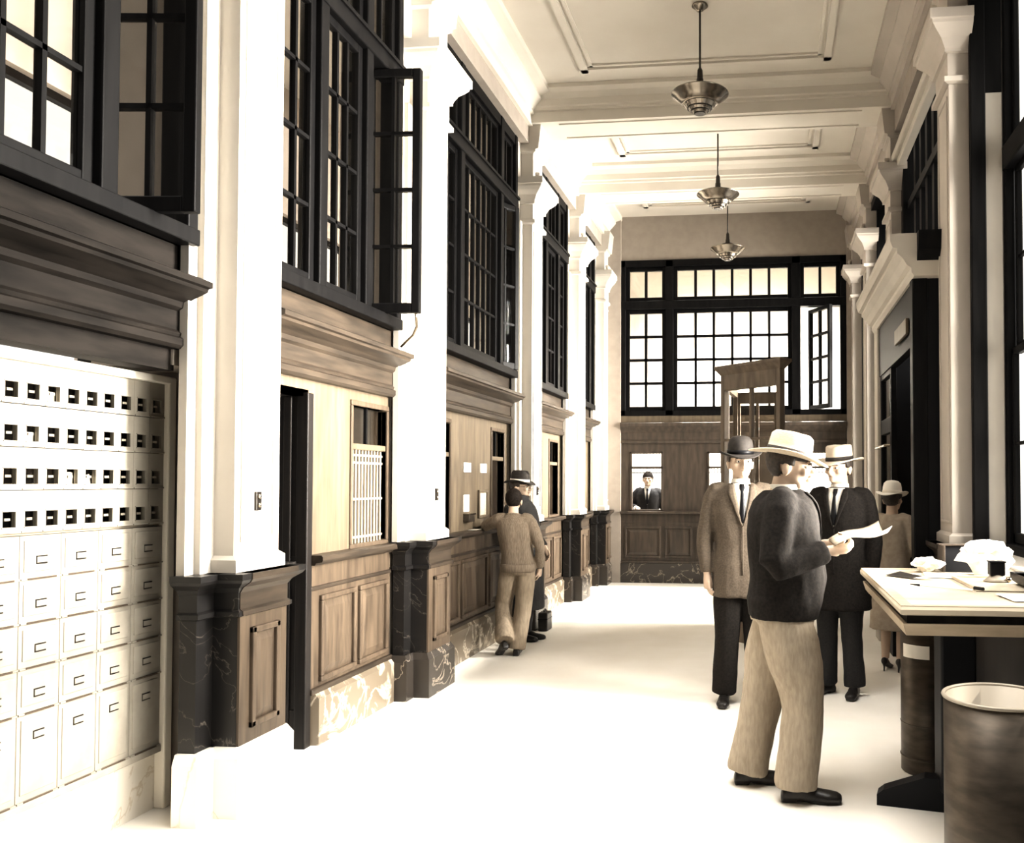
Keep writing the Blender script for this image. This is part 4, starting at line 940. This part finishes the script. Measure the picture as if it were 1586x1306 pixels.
class Fig:
    """Standing figure facing -y in its own frame; x>0 is its left side."""
    def __init__(f, label, loc, rz, H=1.75, stout=1.0, lean=(0, 0), head_turn=0.0, head_nod=0.0, twist=0.0, group=None):
        f.P = root('person', loc, label, 'person', rz=rz); f.H = H; f.s = H / 1.75; f.w = stout
        f.lean = V(lean[0], lean[1], 0); f.tw = twist
        s = f.s
        f.hip = V(0, 0, 0.93 * s); f.neck = f.hip + f.lean + V(0, 0.02, 0.555) * s
        f.Hm = Matrix.Translation(f.neck + V(0, -0.014, 0.046) * s) @ Matrix.Rotation(head_turn, 4, 'Z') @ Matrix.Rotation(head_nod, 4, 'X') @ Matrix.Scale(1.07, 4)
        f.hands = []
        if stout > 1.2: f.Hm = Matrix.Translation((0, 0, -0.022)) @ f.Hm
    def at(f, t):  # spine point from hip (0) to neck (1)
        return f.hip + f.lean * t * t * 0.5 + f.lean * t * 0.5 + V(0, 0.02 * t, 0.555 * t) * f.s
    def sh(f, q):  # shoulder joint
        return f.at(0.885) + Matrix.Rotation(f.tw, 3, 'Z') @ V(q * 0.172 * f.s * (0.6 + 0.4 * f.w), 0.01, 0)
    def torso(f, mb, extra, t0=-0.1, top=True, belly=0.0):
        s, w = f.s, f.w; e = extra
        lv = [(-0.12, .165, .115), (0.0, .165, .12), (0.22, .150, .112), (0.40, .155, .115), (0.62, .175, .122), (0.80, .174, .115), (0.90, .148, .10), (0.965, .095, .075), (1.0, .06, .06)]
        rr = []
        for t, a, b in lv:
            if t < t0: continue
            if t > 0.95 and not top: continue
            c = f.at(t); bl = belly * math.exp(-((t - 0.25) / 0.25) ** 2)
            rr.append(oval(c + V(0, -bl * 0.6, 0), (a * s) * w + e, (b * s) * w + e + bl * 0.5, tw=f.tw * max(0, t)))
        mb.rings(rr)
    def build(f, arms, legs, body='skin', vox=0.0062, hair=None, hatk=None, face=True, jaw=1.0, curl=0.6, glasses=False):
        """arms: {q:(elbow, wrist, hand_dir, palm_normal)}, legs: {q:(knee, ankle)} in local metres"""
        s = f.s; f.arms, f.legs = arms, legs
        mb = MB(); f.torso(mb, -0.012)
        head_parts(mb, f.Hm, s, jaw)
        mb.tube([f.neck - V(0, 0, 0.06), f.Hm @ V(0, 0.012, 0.03)], [0.06 * s, 0.052 * s], 14)
        for q, (el, wr, hd, pn) in arms.items():
            S = f.sh(q); mb.tube([S + V(-q * 0.03, 0, 0.01), S, (S + el) / 2, el, (el + wr) / 2, wr], [.045 * s, .05 * s, .043 * s, .036 * s, .034 * s, .025 * s], 12, smooth=1)
            hand(mb, wr, hd, pn, q, s, curl)
        for q, (kn, an) in legs.items():
            Hq = f.hip + V(q * 0.085 * s, 0, -0.02); mb.tube([Hq + V(0, 0, 0.05), Hq, (Hq + kn) / 2, kn, (kn * 0.65 + an * 0.35), an], [.075 * s, .08 * s, .07 * s, .052 * s, .052 * s, .036 * s], 12, smooth=1)
        me = remeshed(mb, 'body', vox, 2)
        carve_face(me, f.Hm, s)
        f.body = lput(me, 'body', M[body], f.P)
        if face: face_bits(f.P, f.Hm, s, glasses=glasses)
        if hair: hair_cap(f.P, f.Hm, s, M[hair])
        if hatk: hat(f.P, f.Hm, s, M[hatk[1]], hatk[0], hatk[2])
        return f
    def coat(f, name, m, hem, cuff=1.0, thick=0.022, flare=0.0, sleeve=1.0, belly=0.0, vox=0.011, lapel=True, skirt_open=False, sl_only=None, low_sweep=None):
        s = f.s; mb = MB(); w = f.w
        f.torso(mb, thick, -0.13, belly=belly)
        # skirt of the coat down to the hem
        zs = f.hip.z - 0.05; rr = []
        k = 5
        for i in range(k + 1):
            t = i / k; z = zs + 0.08 - (zs + 0.08 - hem) * t
            a = (0.165 * w * s + thick) + flare * t; b = (0.12 * w * s + thick) + flare * 0.8 * t
            rr.append(oval((f.hip.x, f.hip.y - 0.0, z), a, b))
        mb.rings(rr)
        for q, (el, wr, hd, pn) in f.arms.items():
            S = f.sh(q); d = (wr - el).normalized(); e_ = wr - d * 0.02 * s
            mb.tube([S + V(-q * 0.07, 0, 0.015), S, (S * .5 + el * .5), el, el * .5 + e_ * .5, e_], [.062 * s * sleeve, .074 * s * sleeve, .066 * s * sleeve, .058 * s * sleeve, .052 * s * sleeve, .045 * s * sleeve], 16, smooth=1)
        me = remeshed(mb, name, vox, 5)
        # soft folds
        from mathutils import noise
        NN = [v.normal.copy() for v in me.vertices]
        for v, vn in zip(me.vertices, NN):
            nn = noise.noise(V(v.co.x * 9, v.co.y * 9, v.co.z * 4)) * 0.006 + noise.noise(V(v.co.x * 22, v.co.y * 22, v.co.z * 14)) * 0.003
            v.co += vn * nn
        return lput(me, name, M[m], f.P)
    def trousers(f, m, wide=1.0, name='trousers', vox=0.011, top=0.12):
        s = f.s; mb = MB(); w = f.w
        rr = []
        for z, a, b in ((f.hip.z - 0.08 * s, .165, .118), (f.hip.z, .166, .124), (f.hip.z + top * s, .155, .118)):
            rr.append(oval((0, 0, z) if z < f.hip.z else f.at((z - f.hip.z) / (0.555 * s)), a * s * w + 0.008, b * s * w + 0.008))
        mb.rings(rr)
        for q, (kn, an) in f.legs.items():
            Hq = f.hip + V(q * 0.085 * s * (0.5 + 0.5 * w), 0, -0.04); a2 = an + (an - kn).normalized() * 0.022 * s
            mb.tube([Hq + V(0, 0, 0.06), Hq, Hq * .5 + kn * .5, kn, kn * .5 + a2 * .5, a2], [.09 * s * w, .098 * s * w, .094 * s * w * (wide * .5 + .5), .08 * s * wide, .078 * s * wide, .08 * s * wide], 18, smooth=1)
        me = remeshed(mb, name, vox, 5)
        from mathutils import noise
        NN = [v.normal.copy() for v in me.vertices]
        for v, vn in zip(me.vertices, NN):
            nn = noise.noise(V(v.co.x * 12, v.co.y * 12, v.co.z * 3.5)) * 0.008 + noise.noise(V(v.co.x * 18, v.co.y * 18, v.co.z * 12)) * 0.004
            v.co += vn * nn
        return lput(me, name, M[m], f.P)
    def surf(f, x, t, off):
        lv = [(-0.12, .165, .115), (0.0, .165, .12), (0.22, .150, .112), (0.40, .155, .115), (0.62, .175, .122), (0.80, .174, .115), (0.90, .148, .10), (0.965, .095, .075), (1.0, .06, .06), (1.1, .055, .055)]
        for (t0, a0, b0), (t1, a1, b1) in zip(lv, lv[1:]):
            if t0 <= t <= t1: k = (t - t0) / (t1 - t0); a = a0 + (a1 - a0) * k; b = b0 + (b1 - b0) * k; break
        a = a * f.s * f.w + off; b = b * f.s * f.w + off; x = max(-a * 0.97, min(a * 0.97, x))
        p = 2 / 0.85; y = -b * (1 - abs(x / a) ** p) ** (1 / p)
        return f.at(t) + Matrix.Rotation(f.tw * max(0, t), 3, 'Z') @ V(x, y, 0)
    def strip(f, name, m, lo, hi, t0, t1, off, n=10, k=5, th=0.006):
        mb = MB(); rr = []
        for i in range(n + 1):
            t = t0 + (t1 - t0) * i / n; u = i / n; a, b = lo(u) * f.s, hi(u) * f.s
            rr.append([f.surf(a + (b - a) * j / k, t, off) for j in range(k + 1)])
        mb.rings(rr, cap=False, closed=False); bmesh.ops.recalc_face_normals(mb.bm, faces=mb.bm.faces); bmesh.ops.solidify(mb.bm, geom=mb.bm.faces[:], thickness=th)
        return lput(mb, name, m, f.P)
    def collar(f, m='white', tie=None, vee=True):
        s = f.s; c = f.neck
        mb = MB(); rr = []
        for z, a in ((-0.035, 0.080), (0.0, 0.066), (0.026, 0.061), (0.028, 0.057), (-0.02, 0.057)):
            rr.append([p + V(0, -0.004 - (0.014 if p.y < c.y else -0.012) * (z > 0.01), 0) for p in oval(c + V(0, 0, z * s), a * s, a * s * 1.0)])
        mb.rings(rr, cap=False); lput(mb, 'shirt_collar', M[m], f.P)
        if vee:
            f.strip('shirt_front', M[m], lambda u: -0.002 - 0.058 * u ** 0.8, lambda u: 0.002 + 0.058 * u ** 0.8, 0.50, 0.995, 0.027)
            if tie: f.strip('necktie', M[tie], lambda u: -0.005 - 0.022 * (1 - u) * min(1, 4 * u + .3) - (0.010 if u > .88 else 0), lambda u: 0.005 + 0.022 * (1 - u) * min(1, 4 * u + .3) + (0.010 if u > .88 else 0), 0.52, 0.985, 0.033, k=2)
            for q in (-1, 1):
                f.strip('lapel', f.lap, lambda u: q * (0.0 + 0.056 * u ** 0.8), lambda u: q * (0.004 + 0.056 * u ** 0.8 + 0.048 * min(1, 1.25 * u) * (1 if u < .8 else (1.0 - 2.2 * (u - .8)))), 0.48, 0.985, 0.036, k=3, th=0.008)
                f.strip('jacket_edge', f.lap, lambda u: -0.004 , lambda u: 0.004, -0.3 + 0.2, 0.48, 0.031, k=1) if q == 1 else None

# --- man in tweed jacket and bowler, facing the camera
f = Fig('man in brown jacket, white collar and dark bowler hat facing the camera', (-0.20, 6.1, 0), 0.12, H=1.80, head_turn=0.12, head_nod=0.02)
f.build({-1: (V(-0.255, 0.03, 1.13), V(-0.235, -0.02, 0.885), V(0.08, -0.05, -1), V(1, 0.2, 0)), 1: (V(0.25, 0.04, 1.13), V(0.24, -0.01, 0.885), V(0, -0.05, -1), V(-1, 0.2, 0))},
        {-1: (V(-0.10, -0.01, 0.5), V(-0.115, 0.02, 0.09)), 1: (V(0.10, -0.015, 0.5), V(0.12, 0.02, 0.09))}, hair='hair_dark', hatk=('bowler', 'felt', 'black'))
f.lap = M['tweed']; f.coat('jacket', 'tweed', 0.74, flare=0.012); f.trousers('coat_dark', 1.05); f.collar(tie='black')
shoe(f.P, (-0.115, 0.02, 0), -0.15); shoe(f.P, (0.12, 0.02, 0), 0.2)

# --- big man in straw hat, facing right and reading
f = Fig('stout man in pale straw hat, dark jacket and light trousers reading a newspaper', (0.06, 4.38, 0), PI / 2 + 0.02, H=1.76, stout=1.28, lean=(0, -0.03), head_turn=-0.05, head_nod=0.16)
f.build({-1: (V(-0.27, 0.06, 1.12), V(-0.17, -0.22, 1.205), V(0.2, -1, 0.12), V(0.6, 0.1, 0.7)), 1: (V(0.27, 0.05, 1.12), V(0.17, -0.21, 1.21), V(-0.2, -1, 0.15), V(-0.6, 0.1, 0.7))},
        {-1: (V(-0.11, -0.10, 0.49), V(-0.12, -0.06, 0.09)), 1: (V(0.10, 0.09, 0.49), V(0.11, 0.17, 0.09))}, hair='hair_dark', hatk=('panama', 'straw', 'felt'), curl=0.9)
f.lap = M['coat_dark']; f.coat('jacket', 'coat_dark', 0.95, belly=0.05, sleeve=1.15); f.trousers('trouser_light', 1.3, top=0.08); f.collar(tie=None)
shoe(f.P, (-0.12, -0.06, 0), -0.05, s=1.05); shoe(f.P, (0.11, 0.17, 0), 0.08, s=1.05)
# the newspaper he holds
def sheet(name, pts_fn, nu, nv, m, lab, cat):
    mb = MB(); rr = [[pts_fn(i / nu, j / nv) for i in range(nu + 1)] for j in range(nv + 1)]
    mb.rings(rr, cap=False, closed=False); bmesh.ops.solidify(mb.bm, geom=mb.bm.faces[:], thickness=0.002)
    o = mb.build(name, m, smooth=True); return tag(o, lab, cat)
sheet('newspaper', lambda u, v: V(0.30 + 0.26 * u, 4.10 + 0.52 * v, 1.235 + 0.10 * u - 0.05 * math.sin(PI * v) * u + 0.012 * math.sin(6 * u)), 10, 10, M['paper'], 'open newspaper held by the man in the straw hat', 'newspaper')

# --- dark figure behind him
f = Fig('man in dark overcoat and pale hat, mostly hidden behind the reading man', (0.50, 6.42, 0), -0.35, H=1.76, stout=1.05, head_turn=-0.3, head_nod=0.05)
f.build({-1: (V(-0.25, 0.02, 1.13), V(-0.2, -0.16, 0.95), V(0.2, -0.6, -0.7), V(0.8, 0.2, 0)), 1: (V(0.25, 0.03, 1.13), V(0.25, -0.02, 0.885), V(0, -0.05, -1), V(-1, 0.2, 0))},
        {-1: (V(-0.09, -0.01, 0.5), V(-0.10, 0.02, 0.09)), 1: (V(0.09, -0.015, 0.5), V(0.10, 0.02, 0.09))}, hair='hair_dark', hatk=('panama', 'felt_light', 'felt'))
f.lap = M['coat_dark']; f.coat('overcoat', 'coat_dark', 0.62, flare=0.03); f.trousers('coat_black', 0.95); f.collar(tie='black')
shoe(f.P, (-0.10, 0.02, 0), -0.4); shoe(f.P, (0.10, 0.02, 0), 0.1)

# --- woman in the vestibule doorway
f = Fig('woman in pale coat and white hat seen from behind beside the vestibule doorway', (1.0, 7.28, 0), PI - 0.5, H=1.50, stout=0.9)
s = f.s
f.build({-1: (V(-0.21, 0.02, 0.97), V(-0.19, -0.12, 0.80), V(0, -0.5, -0.8), V(1, 0.2, 0)), 1: (V(0.21, 0.02, 0.97), V(0.2, -0.1, 0.79), V(0, -0.4, -0.9), V(-1, 0.2, 0))},
        {-1: (V(-0.07, -0.01, 0.43), V(-0.06, 0.02, 0.10)), 1: (V(0.07, -0.015, 0.43), V(0.06, 0.03, 0.10))}, hair='hair_dark', hatk=('bowler', 'white', 'paper'))
f.lap = M['coat_light']; f.coat('coat', 'coat_light', 0.34, flare=0.05, thick=0.02)
def heel_shoe(P, x, y, ang):
    mb = MB(); mb.rings([[V(w * math.cos(2 * PI * q / 14), yy, zc + h * math.sin(2 * PI * q / 14)) for q in range(14)] for yy, w, zc, h in ((0.055, 0.012, 0.075, 0.012), (0.045, 0.024, 0.085, 0.03), (0.0, 0.028, 0.075, 0.035), (-0.06, 0.028, 0.04, 0.024), (-0.11, 0.034, 0.02, 0.018), (-0.16, 0.024, 0.014, 0.012), (-0.185, 0.006, 0.011, 0.005))])
    mb.tube([V(0, 0.042, 0.07), V(0, 0.036, 0.04), V(0, 0.04, 0.0)], [0.016, 0.009, 0.007], 10)
    mb.xf(Matrix.Translation((x, y, 0)) @ Matrix.Rotation(ang, 4, 'Z')); lput(remeshed(mb, 'shoe', 0.005, 1), 'shoe', M['leather'], P)
heel_shoe(f.P, -0.06, 0.02, 0.05); heel_shoe(f.P, 0.06, 0.03, 0.1)

# --- boy in knitted sweater leaning on the counter ledge
f = Fig('boy in knitted sweater and tan trousers, back to the camera, leaning on the ledge', (-2.24, 7.62, 0), PI + 0.05, H=1.47, lean=(0.045, -0.02), head_turn=0.15, head_nod=0.05)
# his left (x>0) points to the wall
f.build({1: (V(0.33, -0.10, 1.13), V(0.345, -0.33, 1.135), V(-0.15, -1, 0.0), V(0, 0, -1)), -1: (V(-0.21, 0.05, 0.96), V(-0.185, -0.05, 0.755), V(0.2, -0.3, -1), V(1, 0.1, 0))},
        {1: (V(0.15, -0.06, 0.41), V(0.085, 0.14, 0.16)), -1: (V(-0.05, 0.0, 0.41), V(-0.005, 0.05, 0.075))}, hair='hair_brown', face=True)
f.lap = M['sweater']; f.coat('sweater', 'sweater', 0.755, thick=0.016, vox=0.009); f.trousers('trouser_tan', 1.15, vox=0.009, top=0.06)
shoe(f.P, (-0.005, 0.05, 0), 0.1, s=0.88); shoe(f.P, (0.085, 0.14, 0.055), 0.6, s=0.88, pitch=0.5)
mb = MB(); mb.rings([oval(f.hip + V(0, 0, z), 0.146 * f.s + e, 0.108 * f.s + e + 0.02) for z, e in ((-0.045, 0.026), (-0.04, 0.034), (0.02, 0.034), (0.025, 0.026))])
lput(mb, 'waistband', M['sweater'], f.P)
mb = MB(); N = 24
mb.tube([f.neck + V(0.066 * math.cos(2 * PI * k / N), 0.062 * math.sin(2 * PI * k / N), -0.012 + 0.012 * math.sin(2 * PI * k / N)) * 0.95 for k in range(N + 1)], 0.012, 8, cap=False); lput(mb, 'neck_band', M['sweater'], f.P)

# --- person in black coat and hat at the counter
f = Fig('person in long black coat, spectacles and dark hat at the counter beyond the boy', (-2.36, 8.30, 0), PI / 2 - 0.25, H=1.60, lean=(-0.03, 0.04), head_turn=0.1, head_nod=0.02)
f.build({-1: (V(-0.24, 0.06, 1.03), V(-0.17, -0.10, 0.96), V(0.3, -0.9, -0.2), V(0.8, 0, -0.3)), 1: (V(0.23, 0.05, 1.04), V(0.2, -0.10, 0.88), V(0, -0.4, -0.9), V(-1, 0.2, 0))},
        {-1: (V(-0.075, -0.01, 0.46), V(-0.06, 0.02, 0.085)), 1: (V(0.075, -0.015, 0.46), V(0.06, 0.02, 0.085))}, hair='hair_dark', hatk=('fedora', 'felt', 'white'), glasses=True)
f.lap = M['coat_black']; f.coat('long_coat', 'coat_black', 0.30, flare=0.035, thick=0.026); f.trousers('coat_black', 0.7)
shoe(f.P, (-0.06, 0.02, 0), -0.1, s=0.95); shoe(f.P, (0.06, 0.02, 0), 0.1, s=0.95)
mb = MB(); mb.rings([oval(f.neck + V(0, 0.0, z), a, a * 1.05) for z, a in ((-0.05, 0.10), (0.0, 0.088), (0.045, 0.085), (0.05, 0.075), (0.0, 0.07))], cap=False); lput(mb, 'coat_collar', M['coat_black'], f.P)
o = MB().box(-2.66, -2.59, 7.5, 7.66, 1.106, 1.109).build('loose_sheet', M['white']); tag(o, 'small white sheet on the counter ledge beside the boy', 'paper')
r = root('briefcase', (-2.0, 9.0, 0), 'small dark case standing on the floor beside the person in black', 'case')
MB().box(-2.37, -2.27, 8.78, 8.98, 0.0, 0.19, 0.012).build('case_body', M['leather'], r)
MB().box(-2.372, -2.268, 8.778, 8.982, 0.12, 0.13, 0.003).build('seam', M['black'], r)
MB().tube([(-2.32, 8.84, 0.19), (-2.32, 8.85, 0.215), (-2.32, 8.91, 0.215), (-2.32, 8.92, 0.19)], 0.006, 8, smooth=1).build('handle', M['black'], r)

# --- clerk behind the end wicket
f = Fig('clerk in dark suit and tie standing behind the lit end wicket', (-1.93, 13.78, 0), 0.05, H=1.70)
f.build({-1: (V(-0.26, 0.0, 1.13), V(-0.17, -0.24, 1.14), V(0.4, -0.8, 0), V(0, 0, -1)), 1: (V(0.26, 0.02, 1.1), V(0.25, -0.04, 0.88), V(0, -0.05, -1), V(-1, 0.2, 0))},
        {-1: (V(-0.09, -0.01, 0.5), V(-0.10, 0.02, 0.09)), 1: (V(0.09, -0.015, 0.5), V(0.10, 0.02, 0.09))}, hair='hair_brown')
f.lap = M['coat_black']; f.coat('suit_jacket', 'coat_black', 0.74); f.trousers('coat_black', 1.0); f.collar(tie='black')
shoe(f.P, (-0.10, 0.02, 0), -0.1); shoe(f.P, (0.10, 0.02, 0), 0.1)

# ------------------------------------------------------------------ camera
cam = bpy.data.cameras.new('camera'); co = bpy.data.objects.new('camera', cam); COL.objects.link(co)
W, H_, F, CX, CY = 1586, 1306, 1350, 1042, 712
cam.sensor_fit = 'HORIZONTAL'; cam.sensor_width = 36; cam.lens = 36 * F / W
cam.shift_x = (W / 2 - CX) / W; cam.shift_y = (CY - H_ / 2) / W
co.location = (0, 0, 1.53); co.rotation_euler = (PI / 2 + math.radians(1.5), 0, math.atan(150 / 1350)); cam.clip_start = 0.05
SC.camera = co

# ------------------------------------------------------------------ light
w = bpy.data.worlds.new('world'); SC.world = w; w.use_nodes = True
bg = w.node_tree.nodes['Background']; bg.inputs[0].default_value = (1.0, 0.975, 0.93, 1); bg.inputs[1].default_value = 1.1
def area(name, loc, rot, sx, sy, e, col=(1, 0.975, 0.94)):
    l = bpy.data.lights.new(name, 'AREA'); l.shape = 'RECTANGLE'; l.size = sx; l.size_y = sy; l.energy = e; l.color = col
    o = bpy.data.objects.new(name, l); COL.objects.link(o); o.location = loc; o.rotation_euler = rot; l.spread = math.radians(90); return o
KEY = 1.0
for i, (y, sy, e) in enumerate(((2.6, 2.2, 85), (4.95, 1.3, 620), (10.2, 1.7, 480), (12.2, 1.3, 280))):
    area('window_light', (1.95, y, 2.75), (0, PI / 2, 0), 3.2, sy, e * KEY)
area('floor_fill_light', (-0.5, 3.3, 5.28), (0, 0, 0), 2.2, 3.6, 75)  # added fill lamp brightens near floor and table, no such fixture there
sun = bpy.data.lights.new('sun', 'SUN'); sun.energy = 2.5; sun.angle = math.radians(1.5); sun.color = (1, 0.965, 0.9)
so = bpy.data.objects.new('sun', sun); COL.objects.link(so)
so.rotation_euler = Vector((-1, -0.03, -0.64)).to_track_quat('-Z', 'Y').to_euler()
# office behind the end screen and the workroom
area('office_light', (-0.5, 14.4, 5.3), (0, 0, 0), 3.0, 1.5, 330)
area('office_light', (-0.5, 14.3, 3.0), (PI / 2, 0, 0), 3.0, 2.5, 115)
area('workroom_light', (-4.6, 7.5, 5.3), (0, 0, 0), 1.5, 12, 260)

SC.view_settings.view_transform = 'Standard'; SC.view_settings.look = 'None'; SC.view_settings.exposure = 0.85; SC.view_settings.gamma = 0.8
SC.cycles.max_bounces = 8; SC.cycles.diffuse_bounces = 4; SC.cycles.transparent_max_bounces = 16
